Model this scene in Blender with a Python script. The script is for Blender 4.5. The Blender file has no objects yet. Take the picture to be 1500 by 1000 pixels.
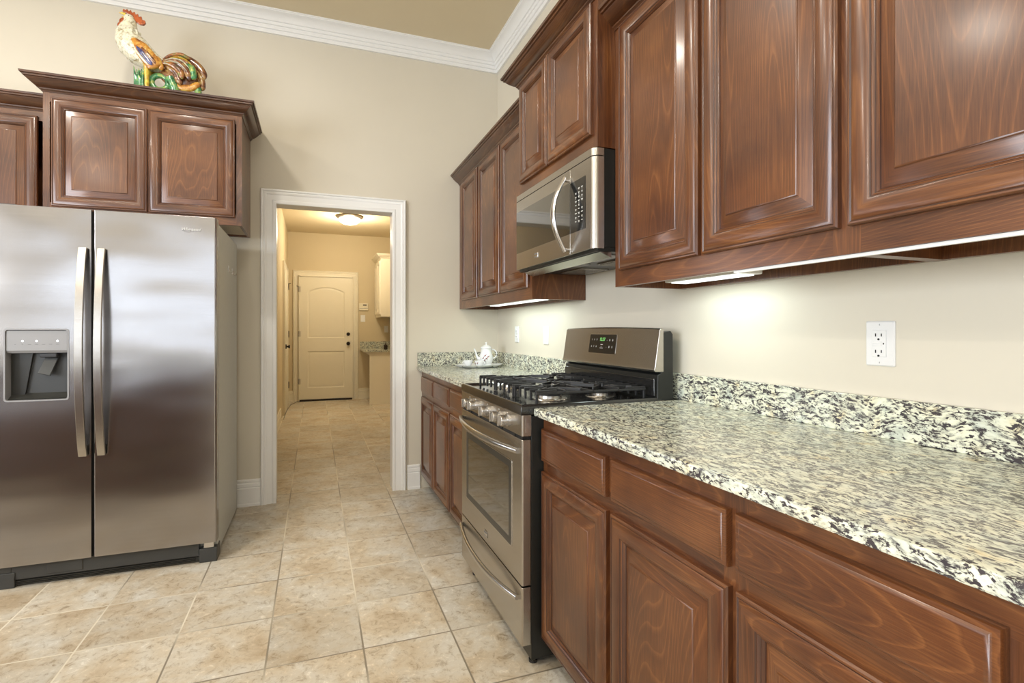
import bpy, bmesh, math, random
from mathutils import Vector, Matrix
R = math.radians
sc = bpy.context.scene
col = sc.collection
random.seed(4)

# ------------------------------------------------------------------ camera, world, lights, exposure
cam = bpy.data.objects.new('camera', bpy.data.cameras.new('camera'))
col.objects.link(cam)
cam.location = (0, 0, 1.187)
cam.rotation_euler = (R(90), 0, -math.atan((719 - 461) / 737.0))
cam.data.sensor_width = 36
cam.data.lens = 36 * 737 / 1500
cam.data.shift_x = (750 - 719) / 1500
cam.data.shift_y = -(500 - 483) / 1500
cam.data.clip_start = 0.02
sc.camera = cam

world = bpy.data.worlds.new('world'); sc.world = world; world.use_nodes = True
world.node_tree.nodes['Background'].inputs[0].default_value = (0.80, 0.88, 1.0, 1)
world.node_tree.nodes['Background'].inputs[1].default_value = 1.0

sc.view_settings.view_transform = 'Standard'
sc.view_settings.look = 'None'
sc.view_settings.gamma = 1
sc.view_settings.use_curve_mapping = False
sc.view_settings.exposure = 0.42

W, D, CEIL = 1.370, 3.752, 3.335          # right wall, back wall, ceiling
XL, YR = -4.2, -3.8                      # left wall, rear wall
HX0, HX1, HY0, HY1, HC = -0.42, 1.5, 3.872, 8.95, 2.81   # hall

def area(name, loc, rot, sx, sy, power, color, spread=180, parent=None):
    l = bpy.data.lights.new(name, 'AREA'); l.shape = 'RECTANGLE'; l.size = sx; l.size_y = sy
    l.energy = power; l.color = color; l.spread = R(spread)
    o = bpy.data.objects.new(name, l); col.objects.link(o); o.location = loc; o.rotation_euler = rot
    if parent: o.parent = parent
    return o
DAY = (0.86, 0.92, 1.0); WARM = (1.0, 0.93, 0.82)
area('window_daylight', (XL + 0.03, -0.2, 1.65), (0, R(-90), 0), 1.5, 3.0, 150, DAY)
area('window_daylight', (-2.0, YR + 0.03, 1.65), (R(90), 0, 0), 3.9, 1.5, 23, DAY)

# ------------------------------------------------------------------ materials
def N(t, typ, **kw):
    n = t.nodes.new(typ)
    for k, v in kw.items():
        if k.startswith('_'): setattr(n, k[1:], v)
        else: n.inputs[k.replace('__', ' ')].default_value = v
    return n
def ramp(t, pts, interp='LINEAR'):
    n = t.nodes.new('ShaderNodeValToRGB'); cr = n.color_ramp; cr.interpolation = interp
    while len(cr.elements) < len(pts): cr.elements.new(0.5)
    for e, (p, c) in zip(cr.elements, pts):
        e.position = p; e.color = (*c, 1) if len(c) == 3 else c
    return n
def base(name, color=(0.8, 0.8, 0.8), rough=0.5, metal=0.0, coat=0.0, emit=None, es=0, spec=0.5, coat_rough=0.15):
    m = bpy.data.materials.new(name); m.use_nodes = True; t = m.node_tree; b = t.nodes['Principled BSDF']
    b.inputs['Base Color'].default_value = (*color, 1); b.inputs['Roughness'].default_value = rough
    b.inputs['Metallic'].default_value = metal; b.inputs['Coat Weight'].default_value = coat
    b.inputs['Coat Roughness'].default_value = coat_rough; b.inputs['Specular IOR Level'].default_value = spec
    if emit: b.inputs['Emission Color'].default_value = (*emit, 1); b.inputs['Emission Strength'].default_value = es
    return m, t, b
def coords(t, which='Object', scale=(1, 1, 1), rot=(0, 0, 0)):
    c = t.nodes.new('ShaderNodeTexCoord'); mp = t.nodes.new('ShaderNodeMapping')
    mp.inputs['Scale'].default_value = scale; mp.inputs['Rotation'].default_value = rot
    t.links.new(c.outputs[which], mp.inputs['Vector']); return mp
def bump(t, b, src, strength, dist=0.01):
    n = N(t, 'ShaderNodeBump', Strength=strength, Distance=dist)
    t.links.new(src, n.inputs['Height']); t.links.new(n.outputs[0], b.inputs['Normal']); return n
def simple(name, color, rough=0.5, var=0.06, scale=8, bs=0.03, **kw):
    """a painted / plastic / metal surface with faint procedural variation"""
    m, t, b = base(name, color, rough, **kw)
    mp = coords(t); no = N(t, 'ShaderNodeTexNoise', Scale=scale, Detail=4.0)
    t.links.new(mp.outputs[0], no.inputs['Vector'])
    lo = tuple(max(0, c * (1 - var)) for c in color); hi = tuple(min(1, c * (1 + var)) for c in color)
    rp = ramp(t, [(0.3, lo), (0.7, hi)]); t.links.new(no.outputs['Fac'], rp.inputs[0]); t.links.new(rp.outputs[0], b.inputs['Base Color'])
    if bs: 
        n2 = N(t, 'ShaderNodeTexNoise', Scale=scale * 12, Detail=3.0); t.links.new(mp.outputs[0], n2.inputs['Vector'])
        bump(t, b, n2.outputs['Fac'], bs, 0.004)
    return m

def wood(name, horiz=False, dark=1.0):
    m, t, b = base(name, rough=0.36, coat=0.45, coat_rough=0.17)
    c = t.nodes.new('ShaderNodeTexCoord'); oi = t.nodes.new('ShaderNodeObjectInfo')
    sep = t.nodes.new('ShaderNodeSeparateXYZ'); t.links.new(c.outputs['Object'], sep.inputs[0])
    cmb = t.nodes.new('ShaderNodeCombineXYZ')
    if horiz: order = (2, 1, 0)
    else: order = (0, 1, 2)
    for i, k in enumerate(order): t.links.new(sep.outputs[k], cmb.inputs[i])
    off = N(t, 'ShaderNodeVectorMath', _operation='MULTIPLY_ADD'); off.inputs[1].default_value = (1, 1, 1)
    rnd = N(t, 'ShaderNodeMath', _operation='MULTIPLY'); rnd.inputs[1].default_value = 37.0
    t.links.new(oi.outputs['Random'], rnd.inputs[0])
    t.links.new(cmb.outputs[0], off.inputs[0]); t.links.new(rnd.outputs[0], off.inputs[2])
    # cathedral figure: growth rings from a strongly stretched noise field
    mp = N(t, 'ShaderNodeMapping'); mp.inputs['Scale'].default_value = (3.6, 3.0, 0.42); t.links.new(off.outputs[0], mp.inputs[0])
    n1 = N(t, 'ShaderNodeTexNoise', Scale=1.2, Detail=1.5, Roughness=0.35, Distortion=0.12); t.links.new(mp.outputs[0], n1.inputs['Vector'])
    mul = N(t, 'ShaderNodeMath', _operation='MULTIPLY'); mul.inputs[1].default_value = 62.0; t.links.new(n1.outputs['Fac'], mul.inputs[0])
    fr = N(t, 'ShaderNodeMath', _operation='FRACT'); t.links.new(mul.outputs[0], fr.inputs[0])
    rings = ramp(t, [(0.0, (0.46,)*3), (0.62, (0.36,)*3), (0.78, (0.50,)*3), (0.92, (0.70,)*3), (1.0, (0.40,)*3)]); t.links.new(fr.outputs[0], rings.inputs[0])
    # fine pores
    mp2 = N(t, 'ShaderNodeMapping'); mp2.inputs['Scale'].default_value = (240, 240, 7); t.links.new(off.outputs[0], mp2.inputs[0])
    n2 = N(t, 'ShaderNodeTexNoise', Scale=1.6, Detail=5.0, Roughness=0.7); t.links.new(mp2.outputs[0], n2.inputs['Vector'])
    # broad blotches of stain
    n3 = N(t, 'ShaderNodeTexNoise', Scale=4.0, Detail=3.0); t.links.new(off.outputs[0], n3.inputs['Vector'])
    a = N(t, 'ShaderNodeMath', _operation='MULTIPLY'); a.inputs[1].default_value = 0.34; t.links.new(rings.outputs[0], a.inputs[0])
    a2 = N(t, 'ShaderNodeMath', _operation='MULTIPLY_ADD'); a2.inputs[1].default_value = 0.36; t.links.new(n2.outputs['Fac'], a2.inputs[0]); t.links.new(a.outputs[0], a2.inputs[2])
    a3 = N(t, 'ShaderNodeMath', _operation='MULTIPLY_ADD'); a3.inputs[1].default_value = 0.45; t.links.new(n3.outputs['Fac'], a3.inputs[0]); t.links.new(a2.outputs[0], a3.inputs[2])
    d = dark
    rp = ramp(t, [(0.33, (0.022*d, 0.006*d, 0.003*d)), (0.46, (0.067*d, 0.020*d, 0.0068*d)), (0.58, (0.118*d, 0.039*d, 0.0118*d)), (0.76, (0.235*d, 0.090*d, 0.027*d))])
    t.links.new(a3.outputs[0], rp.inputs[0]); t.links.new(rp.outputs[0], b.inputs['Base Color'])
    bump(t, b, n2.outputs['Fac'], 0.06, 0.002)
    return m

def granite(name, warm=0.0):
    m, t, b = base(name, rough=0.2, coat=0.08, coat_rough=0.05)
    mp = coords(t, scale=(1, 1, 1))
    w = N(t, 'ShaderNodeTexNoise', Scale=11.0, Detail=3.0); t.links.new(mp.outputs[0], w.inputs['Vector'])
    wa = N(t, 'ShaderNodeVectorMath', _operation='MULTIPLY_ADD'); wa.inputs[1].default_value = (0.05,)*3
    t.links.new(w.outputs['Color'], wa.inputs[0]); t.links.new(mp.outputs[0], wa.inputs[2])
    st = N(t, 'ShaderNodeMapping'); st.inputs['Scale'].default_value = (1.35, 0.55, 1.35); st.inputs['Rotation'].default_value = (R(24), 0, R(-22)); t.links.new(wa.outputs[0], st.inputs[0])
    # soft pale quartz patches
    n2 = N(t, 'ShaderNodeTexNoise', Scale=70.0, Detail=4.0, Roughness=0.6); t.links.new(st.outputs[0], n2.inputs['Vector'])
    c1 = ramp(t, [(0.34, (0.14, 0.135, 0.125)), (0.41, (0.46, 0.46, 0.40)), (0.48, (0.70, 0.70, 0.57)), (0.66, (0.84, 0.83, 0.70))]); t.links.new(n2.outputs['Fac'], c1.inputs[0])
    n3 = N(t, 'ShaderNodeTexNoise', Scale=17.0, Detail=3.0); t.links.new(wa.outputs[0], n3.inputs['Vector'])
    tint = ramp(t, [(0.33, (0.74, 0.80, 0.84)), (0.47, (0.97, 1, 0.99)), (0.62, (1, 1, 0.95)), (0.74, (1.0, 0.88, 0.68))]); t.links.new(n3.outputs['Fac'], tint.inputs[0])
    mx = N(t, 'ShaderNodeMix', _data_type='RGBA', _blend_type='MULTIPLY'); mx.inputs[0].default_value = 1.0
    t.links.new(c1.outputs[0], mx.inputs[6]); t.links.new(tint.outputs[0], mx.inputs[7])
    # broken dark veins where a warped field crosses its middle, cut up by a finer field
    n1 = N(t, 'ShaderNodeTexNoise', Scale=30.0, Detail=6.0, Roughness=0.66); t.links.new(st.outputs[0], n1.inputs['Vector'])
    s1 = N(t, 'ShaderNodeMath', _operation='SUBTRACT'); s1.inputs[1].default_value = 0.5; t.links.new(n1.outputs['Fac'], s1.inputs[0])
    ab = N(t, 'ShaderNodeMath', _operation='ABSOLUTE'); t.links.new(s1.outputs[0], ab.inputs[0])
    n4 = N(t, 'ShaderNodeTexNoise', Scale=85.0, Detail=3.0, Roughness=0.6); t.links.new(st.outputs[0], n4.inputs['Vector'])
    q = N(t, 'ShaderNodeMath', _operation='MULTIPLY_ADD'); q.inputs[1].default_value = 0.22; q.inputs[2].default_value = -0.111; t.links.new(n4.outputs['Fac'], q.inputs[0])
    ad = N(t, 'ShaderNodeMath', _operation='ADD'); t.links.new(ab.outputs[0], ad.inputs[0]); t.links.new(q.outputs[0], ad.inputs[1])
    f1 = ramp(t, [(0.0, (0,)*3), (0.004, (0.1,)*3), (0.022, (0.75,)*3), (0.05, (1,)*3)]); t.links.new(ad.outputs[0], f1.inputs[0])
    # separate small flecks
    n5 = N(t, 'ShaderNodeTexNoise', Scale=110.0, Detail=2.0); t.links.new(st.outputs[0], n5.inputs['Vector'])
    f2 = ramp(t, [(0.385, (0.0,)*3), (0.42, (1,)*3)]); t.links.new(n5.outputs['Fac'], f2.inputs[0])
    mn = N(t, 'ShaderNodeMath', _operation='MULTIPLY'); t.links.new(f1.outputs[0], mn.inputs[0]); t.links.new(f2.outputs[0], mn.inputs[1])
    out = N(t, 'ShaderNodeMix', _data_type='RGBA'); out.inputs[6].default_value = (0.055, 0.048, 0.055, 1)
    t.links.new(mn.outputs[0], out.inputs[0]); t.links.new(mx.outputs[2], out.inputs[7])
    t.links.new(out.outputs[2], b.inputs['Base Color'])
    return m

def tiles(name):
    m, t, b = base(name, rough=0.44, coat=0.0)
    c = t.nodes.new('ShaderNodeTexCoord'); sep = t.nodes.new('ShaderNodeSeparateXYZ'); t.links.new(c.outputs['Object'], sep.inputs[0])
    ids, edges = [], []
    for k, (o, p) in enumerate(((0.172, 0.3365), (1.925, 0.333))):
        a = N(t, 'ShaderNodeMath', _operation='SUBTRACT'); a.inputs[1].default_value = o - 40 * p; t.links.new(sep.outputs[k], a.inputs[0])
        dv = N(t, 'ShaderNodeMath', _operation='DIVIDE'); dv.inputs[1].default_value = p; t.links.new(a.outputs[0], dv.inputs[0])
        fl = N(t, 'ShaderNodeMath', _operation='FLOOR'); t.links.new(dv.outputs[0], fl.inputs[0]); ids.append(fl)
        fr = N(t, 'ShaderNodeMath', _operation='FRACT'); t.links.new(dv.outputs[0], fr.inputs[0])
        s = N(t, 'ShaderNodeMath', _operation='SUBTRACT'); s.inputs[1].default_value = 0.5; t.links.new(fr.outputs[0], s.inputs[0])
        ab = N(t, 'ShaderNodeMath', _operation='ABSOLUTE'); t.links.new(s.outputs[0], ab.inputs[0]); edges.append(ab)
    mxe = N(t, 'ShaderNodeMath', _operation='MAXIMUM'); t.links.new(edges[0].outputs[0], mxe.inputs[0]); t.links.new(edges[1].outputs[0], mxe.inputs[1])
    g = ramp(t, [(0.0, (0,)*3), (0.4895, (0,)*3), (0.4925, (1,)*3)]); t.links.new(mxe.outputs[0], g.inputs[0])
    cid = t.nodes.new('ShaderNodeCombineXYZ'); t.links.new(ids[0].outputs[0], cid.inputs[0]); t.links.new(ids[1].outputs[0], cid.inputs[1])
    wn = t.nodes.new('ShaderNodeTexWhiteNoise'); t.links.new(cid.outputs[0], wn.inputs['Vector'])
    off = N(t, 'ShaderNodeVectorMath', _operation='MULTIPLY_ADD'); off.inputs[1].default_value = (9, 9, 9)
    t.links.new(wn.outputs['Color'], off.inputs[0]); t.links.new(c.outputs['Object'], off.inputs[2])
    n1 = N(t, 'ShaderNodeTexNoise', Scale=5.0, Detail=6.0, Roughness=0.6, Distortion=0.4); t.links.new(off.outputs[0], n1.inputs['Vector'])
    n2 = N(t, 'ShaderNodeTexNoise', Scale=26.0, Detail=9.0, Roughness=0.80, Distortion=0.7); t.links.new(off.outputs[0], n2.inputs['Vector'])
    r1 = ramp(t, [(0.32, (0.46, 0.37, 0.26)), (0.43, (0.56, 0.485, 0.375)), (0.54, (0.595, 0.55, 0.47)), (0.66, (0.62, 0.60, 0.55))]); t.links.new(n1.outputs['Fac'], r1.inputs[0])
    r2 = ramp(t, [(0.33, (0.50, 0.44, 0.37)), (0.42, (0.82, 0.78, 0.73)), (0.48, (1, 1, 1)), (0.57, (1.03, 1.03, 1.03)), (0.63, (1.28, 1.30, 1.34))]); t.links.new(n2.outputs['Fac'], r2.inputs[0])
    mx = N(t, 'ShaderNodeMix', _data_type='RGBA', _blend_type='MULTIPLY'); mx.inputs[0].default_value = 1.0
    t.links.new(r1.outputs[0], mx.inputs[6]); t.links.new(r2.outputs[0], mx.inputs[7])
    # each tile a little lighter or darker
    v = ramp(t, [(0, (0.9,)*3), (1, (1.08,)*3)]); t.links.new(wn.outputs['Value'], v.inputs[0])
    mv = N(t, 'ShaderNodeMix', _data_type='RGBA', _blend_type='MULTIPLY'); mv.inputs[0].default_value = 1
    t.links.new(mx.outputs[2], mv.inputs[6]); t.links.new(v.outputs[0], mv.inputs[7])
    n5 = N(t, 'ShaderNodeTexNoise', Scale=1.1, Detail=1.0); t.links.new(c.outputs['Object'], n5.inputs['Vector'])
    gr = ramp(t, [(0.44, (0.25, 0.215, 0.165)), (0.54, (0.74, 0.69, 0.58))]); t.links.new(n5.outputs['Fac'], gr.inputs[0])
    fin = N(t, 'ShaderNodeMix', _data_type='RGBA'); t.links.new(g.outputs[0], fin.inputs[0])
    t.links.new(mv.outputs[2], fin.inputs[6]); t.links.new(gr.outputs[0], fin.inputs[7])
    t.links.new(fin.outputs[2], b.inputs['Base Color'])
    inv = N(t, 'ShaderNodeMath', _operation='SUBTRACT'); inv.inputs[0].default_value = 1.0; t.links.new(g.outputs[0], inv.inputs[1])
    hh = N(t, 'ShaderNodeMath', _operation='MULTIPLY_ADD'); hh.inputs[1].default_value = 0.25; t.links.new(n2.outputs['Fac'], hh.inputs[0]); t.links.new(inv.outputs[0], hh.inputs[2])
    bump(t, b, hh.outputs[0], 0.25, 0.004)
    return m

def steel(name, color=(0.60, 0.58, 0.55), rough=0.24, brush=(2, 2, 150), wave=0.0, aniso=0.5):
    m, t, b = base(name, color, rough, metal=1.0)
    mp = coords(t, scale=brush); n1 = N(t, 'ShaderNodeTexNoise', Scale=1.0, Detail=3.0); t.links.new(mp.outputs[0], n1.inputs['Vector'])
    rr = ramp(t, [(0.3, tuple(c * 0.975 for c in color)), (0.7, tuple(c * 1.02 for c in color))]); t.links.new(n1.outputs['Fac'], rr.inputs[0]); t.links.new(rr.outputs[0], b.inputs['Base Color'])
    if wave:
        mp2 = coords(t, scale=(1.6, 1.6, 3.4)); n2 = N(t, 'ShaderNodeTexNoise', Scale=1.0, Detail=1.0); t.links.new(mp2.outputs[0], n2.inputs['Vector'])
        b2 = N(t, 'ShaderNodeBump', Strength=wave, Distance=0.05); t.links.new(n2.outputs['Fac'], b2.inputs['Height'])
        t.links.new(b2.outputs[0], b.inputs['Normal'])
    return m

def glaze(name, stops, scale=30, rough=0.15):
    m, t, b = base(name, rough=rough, coat=0.6, coat_rough=0.05)
    mp = coords(t, scale=(1, 1, 1)); n1 = N(t, 'ShaderNodeTexNoise', Scale=scale, Detail=4.0, Roughness=0.7, Distortion=0.8); t.links.new(mp.outputs[0], n1.inputs['Vector'])
    rp = ramp(t, stops); t.links.new(n1.outputs['Fac'], rp.inputs[0]); t.links.new(rp.outputs[0], b.inputs['Base Color'])
    bump(t, b, n1.outputs['Fac'], 0.35, 0.006)
    return m

M = {}
M['wall'] = simple('wall_paint_cream', (0.70, 0.65, 0.545), 0.6, var=0.015, scale=3, bs=0.06)
M['hallwall'] = simple('hall_paint_tan', (0.62, 0.52, 0.345), 0.6, var=0.015, scale=3, bs=0.06)
M['ceiling'] = simple('ceiling_paint', (0.70, 0.60, 0.42), 0.7, var=0.015, scale=3, bs=0.05)
M['trim'] = simple('white_trim_paint', (0.88, 0.88, 0.87), 0.3, var=0.01, bs=0)
M['creamtrim'] = simple('cream_trim_paint', (0.80, 0.74, 0.60), 0.32, var=0.01, bs=0)
M['tile'] = tiles('floor_tile')
M['wood'] = wood('stained_wood'); M['woodh'] = wood('stained_wood_horizontal', True)
M['grooveline'] = simple('wood_groove_line', (0.050, 0.017, 0.008), 0.4, var=0.2, scale=30, coat=0.3)  # darker tone for the narrow grooves of the door profile
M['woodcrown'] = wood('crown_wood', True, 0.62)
M['underside'] = simple('cabinet_underside', (0.50, 0.42, 0.30), 0.5)
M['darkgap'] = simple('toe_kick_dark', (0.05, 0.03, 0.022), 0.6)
M['granite'] = granite('granite')
M['hallgranite'] = M['granite']
M['steel'] = steel('brushed_steel', (0.50, 0.475, 0.44), 0.27)
M['fridgesteel'] = steel('fridge_steel', (0.385, 0.37, 0.365), 0.21, wave=0.30)
M['chrome'] = steel('polished_metal', (0.62, 0.61, 0.60), 0.22, wave=0)
M['fridgeside'] = simple('fridge_side_grey', (0.56, 0.57, 0.53), 0.42, var=0.03, scale=40, bs=0.12)
M['greyplastic'] = simple('grey_plastic', (0.050, 0.052, 0.052), 0.4)
M['silverplastic'] = simple('silver_plastic', (0.30, 0.30, 0.31), 0.35, var=0.02)
M['darkplastic'] = simple('dark_grey_plastic', (0.030, 0.030, 0.027), 0.3)
M['black'] = simple('black_enamel', (0.012, 0.012, 0.012), 0.12, coat=0.5, bs=0)
M['blackmatte'] = simple('cast_iron', (0.022, 0.022, 0.024), 0.42, bs=0.2, scale=40)
M['blackside'] = simple('black_side_panel', (0.014, 0.015, 0.014), 0.35, bs=0)
M['glass'] = simple('dark_oven_glass', (0.045, 0.040, 0.030), 0.05, spec=1.0, coat=1.0, coat_rough=0.02, bs=0)
M['mirrorglass'] = simple('microwave_glass', (0.03, 0.028, 0.022), 0.05, spec=1.0, coat=1.0, coat_rough=0.03, bs=0)
M['white'] = simple('white_plastic', (0.80, 0.80, 0.80), 0.3, var=0.01, bs=0)
M['slot'] = simple('dark_slot', (0.01, 0.01, 0.01), 0.6, bs=0)
M['bronze'] = simple('oil_rubbed_bronze', (0.030, 0.022, 0.018), 0.35, metal=0.6)
M['print'] = simple('white_printing', (0.75, 0.75, 0.72), 0.5, bs=0)
M['print_shadow'] = simple('grey_print_and_shadow', (0.16, 0.16, 0.17), 0.5, bs=0)  # printed marks, and the painted shadow behind the maker's name
M['green'] = base('green_display', (0.02, 0.1, 0.02), 0.4, emit=(0.35, 1.0, 0.25), es=0.7)[0]
M['led'] = base('white_indicator', (0.8, 0.8, 0.8), 0.4, emit=(0.9, 0.95, 1.0), es=4)[0]
M['lamp'] = base('lit_lamp_glass', (0.95, 0.95, 0.9), 0.3, emit=(1.0, 0.95, 0.84), es=5)[0]
M['can'] = base('lit_can_lens', (0.95, 0.95, 0.9), 0.3, emit=(1.0, 0.96, 0.88), es=9)[0]
M['tube'] = base('lit_strip_lens', (0.95, 0.95, 0.95), 0.3, emit=(0.93, 1.0, 0.97), es=0.9)[0]
M['porcelain'] = simple('white_porcelain', (0.78, 0.79, 0.80), 0.08, coat=0.5, var=0.01, bs=0)
M['flower'] = glaze('painted_flowers', [(0.35, (0.45, 0.05, 0.08)), (0.5, (0.10, 0.03, 0.05)), (0.62, (0.55, 0.12, 0.14))], 150)
M['leaf'] = glaze('painted_leaves', [(0.4, (0.02, 0.08, 0.03)), (0.6, (0.04, 0.16, 0.08))], 150)
M['pane'] = base('window_glass', (0.9, 0.95, 1.0), 0.02)[0]
M['pane'].node_tree.nodes['Principled BSDF'].inputs['Transmission Weight'].default_value = 1.0
M['r_white'] = glaze('rooster_white_glaze', [(0.34, (0.26, 0.20, 0.10)), (0.44, (0.60, 0.56, 0.40)), (0.54, (0.80, 0.78, 0.66)), (0.63, (0.80, 0.76, 0.50)), (0.72, (0.66, 0.56, 0.10))], 48)
M['r_red'] = glaze('rooster_red_glaze', [(0.35, (0.18, 0.03, 0.01)), (0.6, (0.52, 0.12, 0.035))], 30)
M['r_yellow'] = glaze('rooster_yellow_glaze', [(0.35, (0.42, 0.20, 0.02)), (0.6, (0.80, 0.62, 0.08))], 30)
M['r_orange'] = glaze('rooster_orange_glaze', [(0.35, (0.22, 0.07, 0.02)), (0.5, (0.58, 0.25, 0.04)), (0.65, (0.72, 0.48, 0.12))], 30)
M['r_brown'] = glaze('rooster_brown_glaze', [(0.35, (0.06, 0.02, 0.012)), (0.5, (0.22, 0.08, 0.03)), (0.66, (0.50, 0.34, 0.12))], 26)
M['r_green'] = glaze('rooster_green_glaze', [(0.35, (0.02, 0.06, 0.02)), (0.5, (0.06, 0.28, 0.12)), (0.66, (0.45, 0.5, 0.10))], 30)
M['r_mix'] = glaze('rooster_mottled_glaze', [(0.30, (0.03, 0.08, 0.03)), (0.42, (0.12, 0.035, 0.02)), (0.52, (0.42, 0.16, 0.04)), (0.60, (0.10, 0.13, 0.03)), (0.70, (0.75, 0.62, 0.25))], 22)
M['r_blue'] = glaze('rooster_blue_glaze', [(0.4, (0.02, 0.02, 0.05)), (0.6, (0.08, 0.09, 0.28))], 30)

# ------------------------------------------------------------------ mesh helpers
class MB:
    def __init__(s): s.v = []; s.f = []; s.m = []
    def face(s, idx, mi=0): s.f.append(tuple(idx)); s.m.append(mi)
    def box(s, x0, x1, y0, y1, z0, z1, mi=0, xf=None):
        b = len(s.v); P = [(x, y, z) for z in (z0, z1) for y in (y0, y1) for x in (x0, x1)]
        if xf: P = [tuple(xf @ Vector(p)) for p in P]
        s.v += P
        for q in ((0, 2, 3, 1), (4, 5, 7, 6), (0, 1, 5, 4), (2, 6, 7, 3), (0, 4, 6, 2), (1, 3, 7, 5)): s.face([b + i for i in q], mi)
        return s
    def rings(s, loops, cap0=True, cap1=True, mi=0, mis=None):
        """loops: list of equal-length closed point loops, bridged in order"""
        b = len(s.v); n = len(loops[0])
        for L in loops: s.v += [tuple(p) for p in L]
        for i in range(len(loops) - 1):
            mm = mis[i] if mis else mi
            for k in range(n):
                a, c = b + i * n + k, b + i * n + (k + 1) % n
                s.face((a, c, c + n, a + n), mm(k) if callable(mm) else mm)
        if cap0: s.face([b + k for k in range(n)][::-1], mi)
        if cap1: s.face([b + (len(loops) - 1) * n + k for k in range(n)], mis[-1] if mis and not callable(mis[-1]) else mi)
        return s
    def tube(s, pts, r, n=10, mi=0, flat=None, up=Vector((0, 0, 1))):
        """tube along points; r number, list or list of (a,b)"""
        pts = [Vector(p) for p in pts]; loops = []
        for i, p in enumerate(pts):
            d = (pts[min(i + 1, len(pts) - 1)] - pts[max(i - 1, 0)]).normalized()
            u = up if abs(d.dot(up)) < 0.95 else Vector((1, 0, 0))
            a = d.cross(u).normalized(); b2 = a.cross(d).normalized()
            rr = r[i] if isinstance(r, (list, tuple)) else r
            ra, rb = rr if isinstance(rr, (list, tuple)) else (rr, rr)
            loops.append([p + a * ra * math.cos(2 * math.pi * k / n) + b2 * rb * math.sin(2 * math.pi * k / n) for k in range(n)])
        return s.rings(loops, mi=mi)
    def lathe(s, prof, n=24, c=(0, 0, 0), axis='z', mi=0):
        loops = []
        for (r, h) in prof:
            L = []
            for k in range(n):
                a = 2 * math.pi * k / n; x, y = max(r, 1e-5) * math.cos(a), max(r, 1e-5) * math.sin(a)
                if axis == 'z': L.append((c[0] + x, c[1] + y, c[2] + h))
                elif axis == 'y': L.append((c[0] + x, c[1] + h, c[2] + y))
                else: L.append((c[0] + h, c[1] + x, c[2] + y))
            loops.append(L)
        return s.rings(loops, mi=mi)
    def prism(s, poly, t0, t1, axes='xz', mi=0):
        """extrude a 2-D outline between t0 and t1 along the remaining axis"""
        def mk(p, t):
            return {'xz': (p[0], t, p[1]), 'xy': (p[0], p[1], t), 'yz': (t, p[0], p[1])}[axes]
        return s.rings([[mk(p, t0) for p in poly], [mk(p, t1) for p in poly]], mi=mi)
    def ball(s, c, r, n=16, m=10, mi=0):
        rx, ry, rz = r if isinstance(r, (list, tuple)) else (r, r, r)
        return s.rings([[(c[0] + rx * math.sin(a) * math.cos(2*math.pi*k/n), c[1] + ry * math.sin(a) * math.sin(2*math.pi*k/n), c[2] + rz * math.cos(a)) for k in range(n)]
                        for a in [0.02 + (math.pi - 0.04) * j / m for j in range(m + 1)]], mi=mi)
    def sweep(s, path, prof, fn, side=-1, mi=0, closed=False):
        """mitred moulding: path in (u,v), profile (offset, w), fn(u,v,w)->xyz"""
        path = [Vector(p) for p in path]; loops = []
        n = len(path)
        for i, p in enumerate(path):
            a = path[i - 1] if (i > 0 or closed) else None; c = path[(i + 1) % n] if (i < n - 1 or closed) else None
            n0 = n1 = None
            if a is not None: d = (p - a).normalized(); n0 = Vector((-d.y, d.x))
            if c is not None: d = (c - p).normalized(); n1 = Vector((-d.y, d.x))
            if n0 is None: m = n1
            elif n1 is None: m = n0
            else: m = (n0 + n1) / (1 + n0.dot(n1))
            m = m * side
            loops.append([fn(p.x + m.x * o, p.y + m.y * o, w) for (o, w) in prof])
        if closed: loops.append(loops[0])
        return s.rings(loops, cap0=not closed, cap1=not closed, mi=mi)
    def build(s, name, mats, parent=None, bevel=0, smooth=True, seg=2, loc=None, rot=None, remesh=0, subd=0):
        me = bpy.data.meshes.new(name); me.from_pydata(s.v, [], s.f)
        for m in (mats if isinstance(mats, (list, tuple)) else [mats]): me.materials.append(m)
        me.polygons.foreach_set('material_index', s.m)
        bm = bmesh.new(); bm.from_mesh(me); bmesh.ops.recalc_face_normals(bm, faces=bm.faces); bm.to_mesh(me); bm.free()
        if smooth:
            me.polygons.foreach_set('use_smooth', [True] * len(me.polygons))
            if not remesh: me.set_sharp_from_angle(angle=R(38))
        me.update()
        o = bpy.data.objects.new(name, me); col.objects.link(o)
        if parent is not None: o.parent = parent
        if loc: o.location = loc
        if rot: o.rotation_euler = rot
        if bevel:
            b = o.modifiers.new('bevel', 'BEVEL'); b.width = bevel; b.segments = seg; b.limit_method = 'ANGLE'; b.angle_limit = R(50); b.harden_normals = False
        if smooth and not remesh and not subd:
            b = o.modifiers.new('weighted_normal', 'WEIGHTED_NORMAL'); b.keep_sharp = True
        if remesh:
            b = o.modifiers.new('remesh', 'REMESH'); b.mode = 'VOXEL'; b.voxel_size = remesh; b.use_smooth_shade = True
            b = o.modifiers.new('smooth', 'SMOOTH'); b.factor = 0.6; b.iterations = 4
        if subd:
            b = o.modifiers.new('subd', 'SUBSURF'); b.levels = subd; b.render_levels = subd
        return o

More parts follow.
